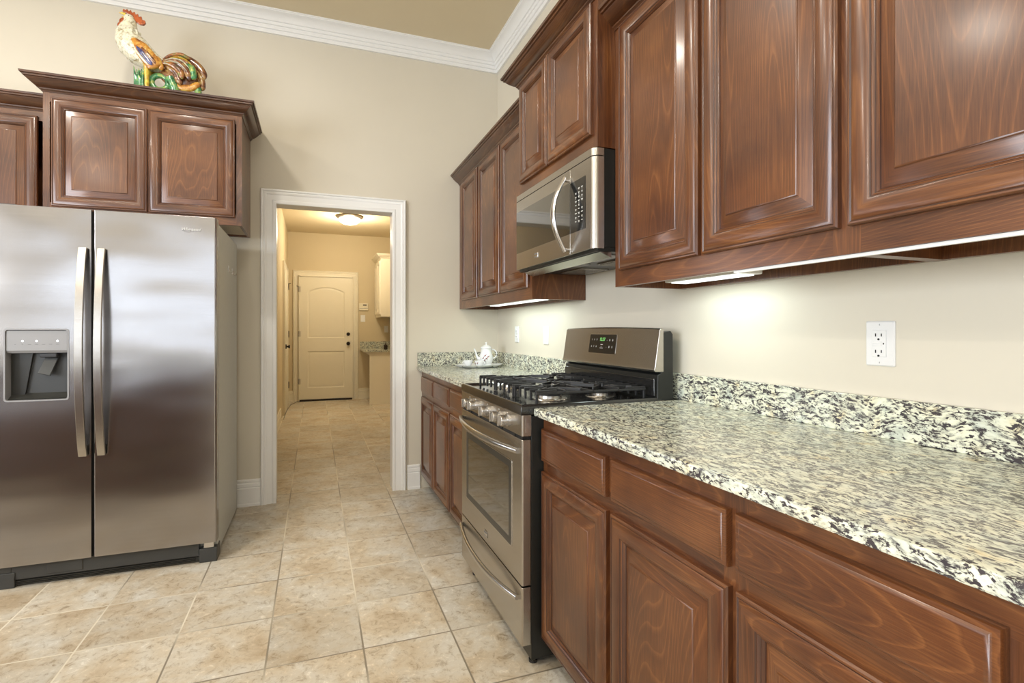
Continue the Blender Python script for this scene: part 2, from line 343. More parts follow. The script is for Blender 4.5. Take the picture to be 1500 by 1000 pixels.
def tag(o, label, cat, group=None, kind=None):
    o['label'] = label; o['category'] = cat
    if group: o['group'] = group
    if kind: o['kind'] = kind
    return o
def thing(name, label, cat, loc=(0, 0, 0), rz=0, group=None):
    o = bpy.data.objects.new(name, None); col.objects.link(o); o.empty_display_size = 0.1
    o.location = loc; o.rotation_euler = (0, 0, R(rz)); return tag(o, label, cat, group)
def struct(o, label=None, cat=None):
    o['kind'] = 'structure'
    if label: o['label'] = label
    if cat: o['category'] = cat
    return o
def copy_tree(o, parent=None):
    c = o.copy(); col.objects.link(c)
    if parent is not None: c.parent = parent
    for ch in [x for x in col.objects if x.parent == o]: copy_tree(ch, c)
    return c
def text(name, body, size, mat, parent, loc, rot, depth=0.0006, align='CENTER', shear=0):
    cu = bpy.data.curves.new(name, 'FONT'); cu.body = body; cu.size = size; cu.extrude = depth; cu.align_x = align; cu.align_y = 'CENTER'; cu.shear = shear
    t = bpy.data.objects.new(name, cu); col.objects.link(t)
    dg = bpy.context.evaluated_depsgraph_get(); me = bpy.data.meshes.new_from_object(t.evaluated_get(dg))
    bpy.data.objects.remove(t, do_unlink=True); bpy.data.curves.remove(cu)
    me.materials.clear(); me.materials.append(mat); me.name = name
    o = bpy.data.objects.new(name, me); col.objects.link(o); o.parent = parent; o.location = loc; o.rotation_euler = rot
    return o
def rrect(x0, x1, z0, z1, r, n=5):
    P = []
    for cx, cz, a0 in ((x1 - r, z1 - r, 0), (x0 + r, z1 - r, 90), (x0 + r, z0 + r, 180), (x1 - r, z0 + r, 270)):
        for k in range(n + 1):
            a = R(a0 + 90 * k / n); P.append((cx + r * math.cos(a), cz + r * math.sin(a)))
    return P

# ------------------------------------------------------------------ the room
def walled(name, mat, boxes, label, cat='wall'):
    mb = MB()
    for b in boxes: mb.box(*b)
    return struct(mb.build(name, mat, smooth=False), label, cat)
def holed(axis, t0, t1, a0, a1, z1, ha0, ha1, hz0, hz1):
    """boxes of a wall of thickness t0..t1 spanning a0..a1 with one opening"""
    L = [(a0, ha0, 0, z1), (ha1, a1, 0, z1), (ha0, ha1, hz1, z1)]
    if hz0 > 0: L.append((ha0, ha1, 0, hz0))
    return [((t0, t1, p, q, r, s) if axis == 'x' else (p, q, t0, t1, r, s)) for (p, q, r, s) in L]
OX0, OX1, OZ = -0.252, 0.545, 2.055        # doorway opening
walled('floor', M['tile'], [(XL - 0.1, 1.9, YR - 0.1, 9.05, -0.06, 0)], 'beige mottled stone-look tile floor', 'floor')
walled('ceiling', M['ceiling'], [(XL - 0.1, W + 0.1, YR - 0.1, D + 0.12, CEIL, CEIL + 0.08)], 'tan painted kitchen ceiling', 'ceiling')
walled('wall_right', M['wall'], [(W, W + 0.1, YR - 0.1, D, 0, CEIL)], 'cream wall behind the range and counters')
walled('wall_back', M['wall'], holed('y', D, D + 0.12, XL - 0.1, W + 0.1, CEIL, OX0 - 0.015, OX1 + 0.015, 0, OZ + 0.015), 'cream wall with the doorway and refrigerator')
walled('wall_left', M['wall'], holed('x', XL - 0.1, XL, YR, D, CEIL, -1.75, 1.35, 0.88, 2.42), 'cream wall with window left of the room')
walled('wall_rear', M['wall'], holed('y', YR - 0.1, YR, XL, W, CEIL, -4.0, 0.0, 0.88, 2.42), 'cream wall with window behind the viewer')
# hall beyond the doorway
walled('ceiling_hall', M['ceiling'], [(HX0 - 0.1, HX1 + 0.1, HY0, HY1 + 0.1, HC, HC + 0.08)], 'tan ceiling of the hall', 'ceiling')
walled('wall_hall_left', M['hallwall'], [(HX0 - 0.1, HX0, HY0, HY1, 0, HC)], 'tan left wall of the hall')
walled('wall_hall_right', M['hallwall'], [(HX1, HX1 + 0.1, HY0, HY1, 0, HC)], 'tan right wall of the hall')
walled('wall_hall_end', M['hallwall'], [(HX0 - 0.1, HX1 + 0.1, HY1, HY1 + 0.1, 0, HC)], 'tan end wall of the hall')
walled('wall_hall_front', M['hallwall'], [(HX0, OX0 - 0.015, HY0, HY0 + 0.005, 0, HC), (OX1 + 0.015, HX1, HY0, HY0 + 0.005, 0, HC), (OX0 - 0.015, OX1 + 0.015, HY0, HY0 + 0.005, OZ + 0.015, HC)], 'tan hall side of the doorway wall')

# crown moulding (one continuous run)
cp = [(0, 0), (0.016, 0), (0.020, 0.008), (0.020, 0.022), (0.028, 0.025), (0.032, 0.032), (0.032, 0.046), (0.040, 0.049), (0.044, 0.056), (0.044, 0.066), (0.052, 0.069), (0.058, 0.080), (0.072, 0.096), (0.092, 0.106), (0.104, 0.109), (0.106, 0.113), (0.112, 0.114), (0.112, 0.122), (0, 0.122)]
cp = [(o * 0.95, w * 1.0) for o, w in cp]
mb = MB(); mb.sweep([(W, YR), (W, D), (XL, D), (XL, YR)], cp, lambda u, v, w: (u, v, CEIL - 0.122 + w), side=1, closed=True)
struct(mb.build('trim_1', M['trim']), 'white stepped crown moulding around the kitchen ceiling', 'crown moulding')
# baseboards
bp_ = [(0, 0), (0.022, 0), (0.022, 0.014), (0.016, 0.020), (0.016, 0.118), (0.008, 0.124), (0.014, 0.130), (0.014, 0.148), (0.006, 0.156), (0.010, 0.160), (0.010, 0.172), (0.004, 0.178), (0, 0.178)]
def baseboard(name, path, side, mat, label):
    mb = MB(); mb.sweep(path, bp_, lambda u, v, w: (u, v, w), side=side)
    return struct(mb.build(name, mat), label, 'baseboard')
baseboard('baseboard_back', [(-0.347, D), (-2.6, D)], 1, M['trim'], 'white baseboard between refrigerator and doorway')
baseboard('baseboard_right', [(0.745, D), (0.651, D)], 1, M['trim'], 'short white baseboard between doorway and base cabinets')
baseboard('baseboard_left', [(XL, D), (XL, YR)], 1, M['trim'], 'white baseboard of the left wall')
baseboard('baseboard_hall_left', [(HX0, 7.0), (HX0, HY0 + 0.01)], 1, M['creamtrim'], 'cream baseboard along hall left wall')
baseboard('baseboard_hall_end', [(1.5, HY1), (0.70, HY1)], 1, M['creamtrim'], 'cream baseboard right of the hall door')
baseboard('baseboard_hall_corner', [(-0.325, HY1), (HX0, HY1), (HX0, HY1 - 0.38)], 1, M['creamtrim'], 'cream baseboard in the hall corner')
# kitchen doorway casing and jamb
cas = [(0, 0), (0, 0.012), (0.006, 0.016), (0.020, 0.016), (0.026, 0.012), (0.040, 0.014), (0.060, 0.016), (0.066, 0.022), (0.074, 0.024), (0.080, 0.020), (0.086, 0.027), (0.094, 0.027), (0.098, 0.020), (0.098, 0)]
mb = MB()
mb.sweep([(OX0 + 0.004, 0), (OX0 + 0.004, OZ - 0.004), (OX1 - 0.004, OZ - 0.004), (OX1 - 0.004, 0)], cas, lambda u, v, w: (u, D - w, v), side=1)
mb.box(OX0 - 0.015, OX0, D, HY0 + 0.02, 0, OZ); mb.box(OX1, OX1 + 0.015, D, HY0 + 0.02, 0, OZ); mb.box(OX0 - 0.015, OX1 + 0.015, D, HY0 + 0.02, OZ, OZ + 0.015)
mb.sweep([(OX0 - 0.005, 0), (OX0 - 0.005, OZ + 0.005), (OX1 + 0.005, OZ + 0.005), (OX1 + 0.005, 0)], cas, lambda u, v, w: (u, HY0 + 0.005 + w, v), side=1)
struct(mb.build('trim_2', M['trim']), 'white moulded casing of the open doorway', 'door casing')

# windows of the room (outside the view, they light it)
def window(name, c, w, h, axis, label):
    fr = MB(); x0, x1, z0, z1 = -w/2, w/2, -h/2, h/2
    for a in ((x0, x0+.06, z0, z1), (x1-.06, x1, z0, z1), (x0+.06, x1-.06, z0, z0+.06), (x0+.06, x1-.06, z1-.06, z1), (-.03, .03, z0+.06, z1-.06)):
        fr.box(a[0], a[1], -0.03, 0.03, a[2], a[3])
    o = fr.build(name, M['trim'], loc=c, rot=(0, 0, R(90) if axis == 'x' else 0)); struct(o, label, 'window')
    MB().box(x0+.06, -.03, -.003, .003, z0+.06, z1-.06).build('window_glass', M['pane'], o)
    MB().box(.03, x1-.06, -.003, .003, z0+.06, z1-.06).build('window_glass', M['pane'], o)
window('window_1', (XL - 0.06, -0.2, 1.65), 3.1, 1.54, 'x', 'wide white window in the left wall')
window('window_2', (-2.0, YR - 0.06, 1.65), 4.0, 1.54, 'y', 'wide white window in the rear wall')

# recessed ceiling lights
k = 0
for (x, y, pw) in ((-0.9, 2.2, 15), (-0.3, 0.35, 15), (-2.4, 2.2, 17), (-2.4, 0.35, 17), (-0.9, -1.6, 17), (-2.8, -1.6, 17)):
    t = thing('recessed_light', 'round white recessed ceiling light above the %s' % ('aisle before the refrigerator', 'aisle by the near counter', 'left of the refrigerator', 'kitchen island', 'rear floor near the counters', 'rear floor by the windows')[k], 'ceiling light', (x, y, CEIL), group='recessed ceiling lights')
    MB().lathe([(0.075, -0.001), (0.095, -0.001), (0.095, -0.008), (0.075, -0.008)], 28).build('trim_ring', M['white'], t)
    MB().lathe([(0.0, -0.002), (0.074, -0.002), (0.074, -0.005), (0.0, -0.006)], 28).build('lens', M['can'], t)
    area('recessed_light_lamp', (0, 0, -0.012), (0, 0, 0), 0.14, 0.14, pw, WARM, parent=t)
    k += 1

# ------------------------------------------------------------------ cabinet parts
def rect(x0, x1, z0, z1, y): return [(x0, y, z0), (x1, y, z0), (x1, y, z1), (x0, y, z1)]
# materials list for doors: 0 vertical grain, 1 horizontal grain, 2 darker groove line
DM = lambda: [M['wood'], M['woodh'], M['grooveline']]
HV = lambda k: 1 if k in (0, 2) else 0
def ring_rects(w, h, prof):
    return [rect(i, w - i, i, h - i, y) for (i, y) in prof]
def door(parent, x, z, w, h, y, s=1.0, mats=None, name='door'):
    """raised-panel door, back at y, front towards -y"""
    mats = mats or DM()
    G = lambda k: 2
    prof = [(0, 0), (0, -0.012), (0.003, -0.0155), (0.006, -0.016), (0.0092, -0.0142), (0.0110, -0.0165), (0.018, -0.0200), (0.030, -0.0215), (0.040, -0.0205), (0.047, -0.0175),
            (0.0492, -0.0146), (0.0504, -0.0148), (0.0540, -0.0125), (0.0558, -0.0103), (0.0565, -0.0105), (0.0600, -0.0070), (0.0612, -0.0040)]
    prof = [(i * s, yy) for i, yy in prof]
    mis = [HV, HV, HV, G, HV, HV, HV, HV, HV, G, HV, HV, G, HV, HV, G]
    mb = MB(); mb.rings(ring_rects(w, h, prof), cap0=False, cap1=False, mis=mis)
    b = len(mb.v); i = 0.0612 * s                       # closed back
    mb.v += rect(0, w, 0, h, 0) ; mb.face((b, b+1, b+2, b+3), 0)
    d = mb.build(name, mats, parent, loc=(x, y, z))
    i0 = 0.0600 * s; pw, ph = w - 2 * i0, h - 2 * i0
    pp = [(0, -0.001), (0, -0.0040), (0.002, -0.0050), (0.005, -0.0060), (0.028, -0.0135), (0.031, -0.0140), (0.0325, -0.0165), (0.0345, -0.0175)]
    m2 = [0, G, 0, HV, HV, G, HV, 0]
    m2 = [HV, G, HV, HV, HV, HV, HV]
    mb = MB(); mb.rings(ring_rects(pw, ph, pp), mis=m2, cap0=True, cap1=False)
    b = len(mb.v); e = 0.0345; mb.v += rect(e, pw - e, e, ph - e, -0.0175); mb.face((b, b+1, b+2, b+3), 0)
    mb.build('raised_panel', mats, d, loc=(i0, 0, i0))
    return d
def drawer(parent, x, z, w, h, y):
    prof = [(0, 0), (0, -0.012), (0.002, -0.0150), (0.006, -0.0155), (0.009, -0.0155), (0.012, -0.0185), (0.016, -0.0200)]
    mb = MB(); mb.rings(ring_rects(w, h, prof), mis=[1]*6, mi=1)
    return mb.build('drawer_front', DM(), parent, loc=(x, y, z))
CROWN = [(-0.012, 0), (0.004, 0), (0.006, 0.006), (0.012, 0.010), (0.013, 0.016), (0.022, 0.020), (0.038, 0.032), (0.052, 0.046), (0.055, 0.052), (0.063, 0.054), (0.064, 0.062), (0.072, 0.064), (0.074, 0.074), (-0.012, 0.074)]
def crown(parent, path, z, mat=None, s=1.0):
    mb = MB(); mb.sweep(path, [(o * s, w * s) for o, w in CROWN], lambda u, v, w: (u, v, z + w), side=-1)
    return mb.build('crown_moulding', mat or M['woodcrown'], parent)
def upper(name, label, loc, rz, w, z0, z1, depth, doors, dz0, dz1, crown_path, crown_z, rail=0.035, s=1.0, group=None, mats=None, seams=(), body_mats=None):
    t = thing(name, label, 'cabinet', loc, rz, group)
    wd, wh, un = (mats or (M['wood'], M['woodh'], M['underside']))
    mb = MB()
    mb.box(0, 0.016, -depth + 0.02, -0.002, z0, z1); mb.box(w - 0.016, w, -depth + 0.02, -0.002, z0, z1)
    mb.box(0.016, w - 0.016, -depth + 0.02, -0.002, z0 + rail, z0 + rail + 0.014, 1); mb.box(0.016, w - 0.016, -depth + 0.02, -0.002, z1 - 0.016, z1)
    mb.box(0.016, w - 0.016, -0.012, -0.002, z0 + rail + 0.014, z1 - 0.016)
    mb.box(0.016, w - 0.016, -0.03, -0.012, z0, z0 + rail)
    mb.build('body', [wd, un], t)
    ff = MB(); e = 0.03
    ff.box(0, e, -depth, -depth + 0.02, z0, z1); ff.box(w - e, w, -depth, -depth + 0.02, z0, z1)
    ff.box(e, w - e, -depth, -depth + 0.02, z0, dz0 + 0.02, 1); ff.box(e, w - e, -depth, -depth + 0.02, dz1 - 0.02, z1, 1)
    for i in range(len(doors) - 1):
        c = (doors[i][1] + doors[i+1][0]) / 2; ff.box(c - 0.02, c + 0.02, -depth, -depth + 0.02, dz0 + 0.02, dz1 - 0.02)
    ff.build('face_frame', [wd, wh], t)
    for (a, b) in doors: door(t, a, dz0, b - a, dz1 - dz0, -depth, s, mats=[wd, wh, M['grooveline']] if not mats else [wd, wd, wd])
    if crown_path: crown(t, crown_path, crown_z, None if not mats else wd)
    return t
def base_cab(name, label, y0, w, depth, doors, drawers, seamdoor=(0.112, 0.694), dr=(0.730, 0.842)):
    t = thing(name, label, 'cabinet', (W, y0, 0), -90)
    mb = MB()
    for a in (0, w - 0.016): mb.prism([(-depth + 0.02, 0.095), (-depth + 0.075, 0.095), (-depth + 0.075, 0.0), (-0.002, 0.0), (-0.002, 0.884), (-depth + 0.02, 0.884)], a, a + 0.016, 'yz')
    mb.box(0.016, w - 0.016, -depth + 0.02, -0.002, 0.095, 0.111); mb.box(0.016, w - 0.016, -0.012, -0.002, 0.111, 0.884)
    mb.build('body', M['wood'], t)
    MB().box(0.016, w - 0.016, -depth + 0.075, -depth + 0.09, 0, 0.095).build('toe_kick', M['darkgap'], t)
    ff = MB(); e = 0.03; Y0, Y1 = -depth, -depth + 0.02
    ff.box(0, e, Y0, Y1, 0.095, 0.884); ff.box(w - e, w, Y0, Y1, 0.095, 0.884)
    ff.box(e, w - e, Y0, Y1, 0.83, 0.884, 1); ff.box(e, w - e, Y0, Y1, 0.68, 0.745, 1); ff.box(e, w - e, Y0, Y1, 0.095, 0.13, 1)
    for i in range(len(doors) - 1):
        c = (doors[i][1] + doors[i+1][0]) / 2; ff.box(c - 0.022, c + 0.022, Y0, Y1, 0.13, 0.68); ff.box(c - 0.022, c + 0.022, Y0, Y1, 0.745, 0.83)
    ff.build('face_frame', [M['wood'], M['woodh']], t)
    for (a, b) in doors: door(t, a, seamdoor[0], b - a, seamdoor[1] - seamdoor[0], -depth)
    for (a, b) in drawers: drawer(t, a, dr[0], b - a, dr[1] - dr[0], -depth)
    return t

BD = W - 0.762                            # base cabinet depth to the face frame
YA = 1.612                                # near run starts here, going towards the viewer
L = lambda y: YA - y
base_cab('base_cabinet', 'brown stained base cabinet with two doors just right of the range', YA, 0.857, BD, [(L(1.602), L(1.191)), (L(1.168), L(0.762))], [(L(1.602), L(1.193)), (L(1.165), L(0.764))])
base_cab('base_cabinet', 'brown stained base cabinet nearest the viewer, cut by the right frame edge', YA - 0.857, 0.857, BD, [(0.012, 0.403), (0.427, 0.830)], [(0.012, 0.403), (0.427, 0.830)])
YF = D - 0.004
L = lambda y: YF - y
base_cab('base_cabinet', 'brown stained base cabinet with two narrow doors next to the doorway', YF, YF - 2.875, BD, [(L(3.70), L(3.309)), (L(3.289), L(2.888))], [(L(3.70), L(3.309)), (L(3.289), L(2.888))])
base_cab('base_cabinet', 'brown stained base cabinet immediately left of the range', 2.875, 2.875 - 2.376, BD, [(0.013, 0.45)], [(0.013, 0.45)])

# granite worktops with their upstands
def worktop(name, label, y0, y1, splash_y0, end_splash=False):
    x0 = 0.7235; t = thing(name, label, 'countertop', (x0, y0, 0.884))
    n = 26; mb = MB()
    ln = y1 - y0
    # slab with softly eased front edge
    e = 0.008
    prof = [(0.000, e), (0.000, 0.030 - e), (0.0024, 0.030 - 0.0024), (e, 0.030), (W - x0, 0.030), (W - x0, 0), (e, 0), (0.0024, 0.0024)]
    mb.rings([[(p[0], 0, p[1]) for p in prof], [(p[0], ln, p[1]) for p in prof]])
    mb.build('slab', M['granite'], t)
    sp = MB(); sp.box(W - x0 - 0.020, W - x0 - 0.001, splash_y0 - y0, (ln if end_splash else splash_y0 - y0 + (1.72 - splash_y0)), 0.0302, 0.132)
    sp.build('backsplash', M['granite'], t, bevel=0.002)
    if end_splash:
        MB().box(0.004, W - x0 - 0.0205, ln - 0.020, ln - 0.001, 0.0302, 0.132).build('end_splash', M['granite'], t, bevel=0.002)
    return t
worktop('countertop', 'speckled granite countertop in the foreground right of the range', -0.10, 1.611, -0.10)
worktop('countertop', 'speckled granite countertop in the corner left of the range, holding the tea set', 2.378, D - 0.003, 2.378, True)

# upper cabinets
UD = W - 1.057
YU = 1.6155
L = lambda y: YU - y
upper('wall_cabinet', 'brown wall cabinet with two tall doors right of the microwave', (W, YU, 0), -90, YU - 0.752, 1.346, 2.325, UD, [(L(1.575), L(1.175)), (L(1.158), L(0.763))], 1.403, 2.292, [(0, 0), (0, -UD), (YU - 0.752, -UD)], 2.298)
upper('wall_cabinet', 'large brown wall cabinet at the upper right frame edge, nearest the viewer', (W, 0.752, 0), -90, 0.85, 1.346, 2.325, UD, [(0.010, 0.405), (0.425, 0.84)], 1.403, 2.292, [(0, -UD), (0.85, -UD), (0.85, 0)], 2.298)
L = lambda y: YF - y
upper('wall_cabinet', 'brown wall cabinet with three tall doors between the back wall and microwave', (W, YF, 0), -90, YF - 2.374, 1.346, 2.325, UD, [(L(3.66), L(3.268)), (L(3.238), L(2.835)), (L(2.812), L(2.408))], 1.408, 2.298, [(0, -UD), (YF - 2.374, -UD)], 2.300)
MD = W - 0.982
upper('wall_cabinet', 'short brown two-door wall cabinet mounted above the microwave', (W, 2.372, 0), -90, 2.372 - 1.6165, 1.862, 2.46, MD, [(0.040, 0.352), (0.362, 0.725)], 1.915, 2.405, [(0, 0), (0, -MD), (2.372 - 1.6165, -MD), (2.372 - 1.6165, 0)], 2.412, rail=0.01, s=0.92)
FL, FR_, FY = -1.372, -0.411, 3.330
FDp = D - FY
upper('wall_cabinet', 'brown two-door cabinet above the refrigerator, carrying the rooster', (FL, D, 0), 0, FR_ - FL, 1.808, 2.50, FDp, [(0.040, 0.480), (0.487, 0.925)], 1.852, 2.432, [(0, 0), (0, -FDp), (FR_ - FL, -FDp), (FR_ - FL, 0)], 2.462, rail=0.012)
LDp = D - 3.47
upper('wall_cabinet', 'brown wall cabinet at the left frame edge, lower than its neighbour', (FL - 0.002 - 0.9, D, 0), 0, 0.9, 1.40, 2.44, LDp, [(0.02, 0.42), (0.44, 0.825)], 1.45, 2.37, [(0, 0), (0, -LDp), (0.9, -LDp)], 2.402)

# under-cabinet lights
def under_light(label, y, w, x, z, power, lit=True):
    t = thing('under_cabinet_light', label, 'light', (x, y, z), -90, 'strip lights under the wall cabinets')
    MB().box(-w/2, w/2, -0.045, 0.045, -0.024, -0.001).build('housing', M['white'], t, bevel=0.003)
    MB().box(-w/2 + 0.02, w/2 - 0.02, -0.032, 0.032, -0.0275, -0.0243).build('diffuser', M['tube'] if lit else M['white'], t)
    if lit: area('strip_light_lamp', (0, 0, -0.030), (0, 0, 0), w - 0.05, 0.06, power, (0.86, 1.0, 0.95), parent=t)
under_light('white strip light under the wall cabinets in the far corner', 2.95, 0.85, 1.20, 1.3808, 1.7)
under_light('white strip light under the wall cabinet right of the range', 1.34, 0.34, 1.24, 1.3808, 0.6)
MB().box(1.0625, 1.072, -0.05, 1.06, 1.3385, 1.3455).build('light_shield_strip', M['white'])
tag(bpy.data.objects['light_shield_strip'], 'thin white strip along the lower edge of the near wall cabinets', 'trim strip')
# outlets and switches on the right wall
def plate(t, w=0.070, h=0.115): MB().rings([[(p[0], 0, p[1]) for p in rrect(-w/2, w/2, -h/2, h/2, 0.004)], [(p[0], -0.003, p[1]) for p in rrect(-w/2, w/2, -h/2, h/2, 0.004)], [(p[0], -0.006, p[1]) for p in rrect(-w/2+.003, w/2-.003, -h/2+.003, h/2-.003, 0.003)]]).build('plate', M['white'], t)
def slots(mb, cz):
    mb.box(-0.0085, -0.0065, -0.0102, -0.0090, cz, cz + 0.008); mb.box(0.0055, 0.0075, -0.0102, -0.0090, cz + 0.0005, cz + 0.0075)
    mb.lathe([(0.0, -0.0102), (0.0026, -0.0102), (0.0026, -0.009)], 10, (-0.0005, 0, cz - 0.007), 'y')
def screws(t):
    for s in (-1, 1):
        m = MB(); m.lathe([(0, -0.0066), (0.0028, -0.0066), (0.003, -0.005)], 10, (0, 0, s * 0.0485), 'y'); m.box(-0.0004, 0.0004, -0.0069, -0.0066, s * 0.0485 - 0.0022, s * 0.0485 + 0.0022, 1)
        m.build('screw', [M['white'], M['slot']], t)
def gfci(label, y, z, rz=-90, x=W):
    t = thing('wall_outlet', label, 'outlet', (x - 0.0005, y, z), rz); plate(t); screws(t)
    m = MB(); m.box(-0.0165, 0.0165, -0.0090, -0.0055, -0.034, 0.034); m.build('receptacle', M['white'], t, bevel=0.001)
    for z_ in (0.018, -0.024): m = MB(); slots(m, z_); m.build('slots', M['slot'], t)
    m = MB(); m.box(-0.0145, 0.006, -0.0104, -0.009, 0.0005, 0.0060); m.box(-0.0145, 0.006, -0.0104, -0.009, -0.0065, -0.0010); m.build('test_button', M['white'], t, bevel=0.0005)
    MB().box(0.0105, 0.0125, -0.0102, -0.009, -0.002, 0.002).build('indicator', M['slot'], t)
gfci('white outlet with reset buttons above the foreground granite', 0.886, 1.152)
t = thing('wall_outlet', 'white duplex outlet in the far corner above the tea set', 'outlet', (W - 0.0005, 3.34, 1.155), -90); plate(t)
for c in (0.0195, -0.0195):
    MB().lathe([(0.0, -0.0085), (0.0165, -0.0085), (0.0172, -0.005)], 20, (0, 0, c), 'y').build('receptacle', M['white'], t)
    m = MB(); m.box(-0.0065, -0.0045, -0.0092, -0.0084, c, c + 0.008); m.box(0.0045, 0.0065, -0.0092, -0.0084, c, c + 0.008); m.lathe([(0.0, -0.0092), (0.0025, -0.0092), (0.0025, -0.0084)], 10, (0, 0, c - 0.007), 'y'); m.build('slots', M['slot'], t)
t = thing('light_switch', 'white rocker light switch on the wall just left of the range', 'switch', (W - 0.0005, 2.86, 1.153), -90); plate(t); screws(t)
MB().box(-0.0165, 0.0165, -0.0075, -0.0055, -0.034, 0.034).build('switch_frame', M['white'], t)
m = MB(); m.prism([(-0.0075, -0.031), (-0.0115, -0.031), (-0.0085, 0), (-0.0105, 0.031), (-0.0075, 0.031)], -0.014, 0.014, 'yz'); m.build('rocker', M['white'], t)

# ------------------------------------------------------------------ microwave
MW0, MW1 = 2.3715, 1.6165; mw = MW0 - MW1; MZ0, MZ1 = 1.482, 1.8605
t = thing('microwave', 'stainless over-the-range microwave with curved vertical handle', 'microwave', (W, MW0, MZ0), -90)
fr = -(W - 0.965); H_ = MZ1 - MZ0
MB().box(0.002, mw - 0.002, fr + 0.045, -0.003, 0.012, H_ - 0.001).build('case', M['blackside'], t, bevel=0.002)
# front: door and control side, rounded at the near corner
def rounded_front(x0, x1, z0, z1, yf, yb, rl, rr, n=6):
    P = []
    def arc(cx, cy, r, a0, a1):
        return [(cx + r * math.cos(R(a0 + (a1 - a0) * k / n)), cy + r * math.sin(R(a0 + (a1 - a0) * k / n))) for k in range(n + 1)]
    P += [(x0, yb)]
    P += arc(x0 + rl, yf + rl, rl, 180, 270) if rl > 0 else [(x0, yf)]
    P += arc(x1 - rr, yf + rr, rr, 270, 360) if rr > 0 else [(x1, yf)]
    P += [(x1, yb)]
    return MB().prism(P, z0, z1, 'xy')
split = MW0 - 1.795
rounded_front(0.0, split - 0.0012, 0.006, H_ - 0.032, fr, fr + 0.045, 0.012, 0).build('door', M['steel'], t, bevel=0.001)
rounded_front(split + 0.0012, mw, 0.006, H_ - 0.032, fr, fr + 0.045, 0, 0.024).build('control_side', M['steel'], t, bevel=0.001)
rounded_front(0.0, mw, H_ - 0.0295, H_ - 0.001, fr, fr + 0.045, 0.012, 0.024).build('top_vent_strip', M['steel'], t, bevel=0.001)
MB().box(0.01, mw - 0.01, fr + 0.006, fr + 0.045, H_ - 0.032, H_ - 0.0295).build('vent_gap', M['slot'], t)
# one dark glass band running over door window and keypad
MB().box(0.012, split - 0.0015, fr - 0.0012, fr + 0.0002, 1.571 - MZ0, 1.776 - MZ0).build('window', M['mirrorglass'], t)
MB().box(split + 0.0015, mw - 0.058, fr - 0.0012, fr + 0.0002, 1.571 - MZ0, 1.770 - MZ0).build('keypad', M['black'], t)
keys = MB()
for c in range(3):
    for r_ in range(9):
        if (c == 0 and r_ in (0,)) or (r_ == 4 and c == 2): continue
        x = split + 0.048 + c * 0.024; z = 1.7345 - MZ0 - r_ * 0.0158
        q = 0.0042 + 0.0018 * ((r_ * 7 + c * 3) % 3 == 0)
        keys.box(x - q, x + q, fr - 0.0017, fr - 0.0011, z, z + 0.0026); 
        if (r_ + c) % 2: keys.box(x - 0.002, x + 0.003, fr - 0.0017, fr - 0.0011, z - 0.0042, z - 0.0018)
        elif r_ < 4: text('key_digit', str(1 + (r_ * 3 + c) % 9), 0.0105, M['print'], t, (x, fr - 0.0013, z - 0.005), (R(90), 0, 0), 0.0002)
keys.build('key_marks', M['print'], t)
# handle
pts = []; hh = []
for k in range(17):
    u = k / 16; z = 1.502 - MZ0 + (1.800 - 1.502) * u; bow = math.sin(math.pi * u)
    pts.append((split - 0.024, fr - 0.014 - 0.052 * bow, z)); hh.append((0.011 + 0.006 * bow, 0.008))
m = MB(); m.tube(pts, [(a, b) for a, b in hh], 14, up=Vector((0, -1, 0)))
m.build('handle', M['chrome'], t)
for z in (1.512 - MZ0, 1.790 - MZ0): MB().tube([(split - 0.024, fr + 0.001, z), (split - 0.024, fr - 0.022, z)], 0.007, 10).build('handle_post', M['chrome'], t)
# emblem
m = MB(); m.box(0.232, 0.268, fr - 0.003, fr, 1.519 - MZ0, 1.543 - MZ0); m.build('emblem', M['chrome'], t, bevel=0.001)
m = MB(); m.box(0.236, 0.264, fr - 0.0036, fr - 0.0028, 1.5225 - MZ0, 1.5255 - MZ0); m.box(0.236, 0.264, fr - 0.0036, fr - 0.0028, 1.5345 - MZ0, 1.5395 - MZ0); m.build('emblem_mark', M['print_shadow'], t)
# underside: vent rail, grease filters, lamp lens
MB().box(0.004, mw - 0.004, fr + 0.02, -0.01, -0.004, 0.0115).build('bottom_pan', M['blackside'], t)
m = MB(); m.prism([(fr + 0.034, -0.006), (fr + 0.078, -0.024), (fr + 0.082, -0.024), (fr + 0.082, -0.0045), (fr + 0.036, -0.0045)], 0.03, mw - 0.01, 'yz'); m.build('vent_rail', M['steel'], t)
for a, b in ((0.09, 0.30), (0.44, 0.65)):
    m = MB(); m.box(a, b, -0.20, -0.05, -0.010, -0.0042)
    for k in range(12): m.box(a + 0.008 + k * (b - a - 0.02) / 12, a + 0.014 + k * (b - a - 0.02) / 12, -0.19, -0.06, -0.0125, -0.010)
    m.build('grease_filter', M['steel'], t)
MB().box(0.32, 0.42, -0.26, -0.22, -0.0075, -0.0042).build('lamp_lens', M['silverplastic'], t)
MB().box(0.50, 0.70, -0.295, -0.235, -0.0075, -0.0042).build('lamp_lens', M['silverplastic'], t)

# ------------------------------------------------------------------ range
RG0, RG1 = 2.374, 1.615; rw = RG0 - RG1; rf = -(W - 0.680)
t = thing('gas_range', 'freestanding stainless gas range with black cooktop and five knobs', 'range', (W, RG0, 0), -90)
MB().box(0.001, rw - 0.001, rf + 0.036, -0.057, 0.03, 0.884).build('side_body', M['blackside'], t, bevel=0.002)
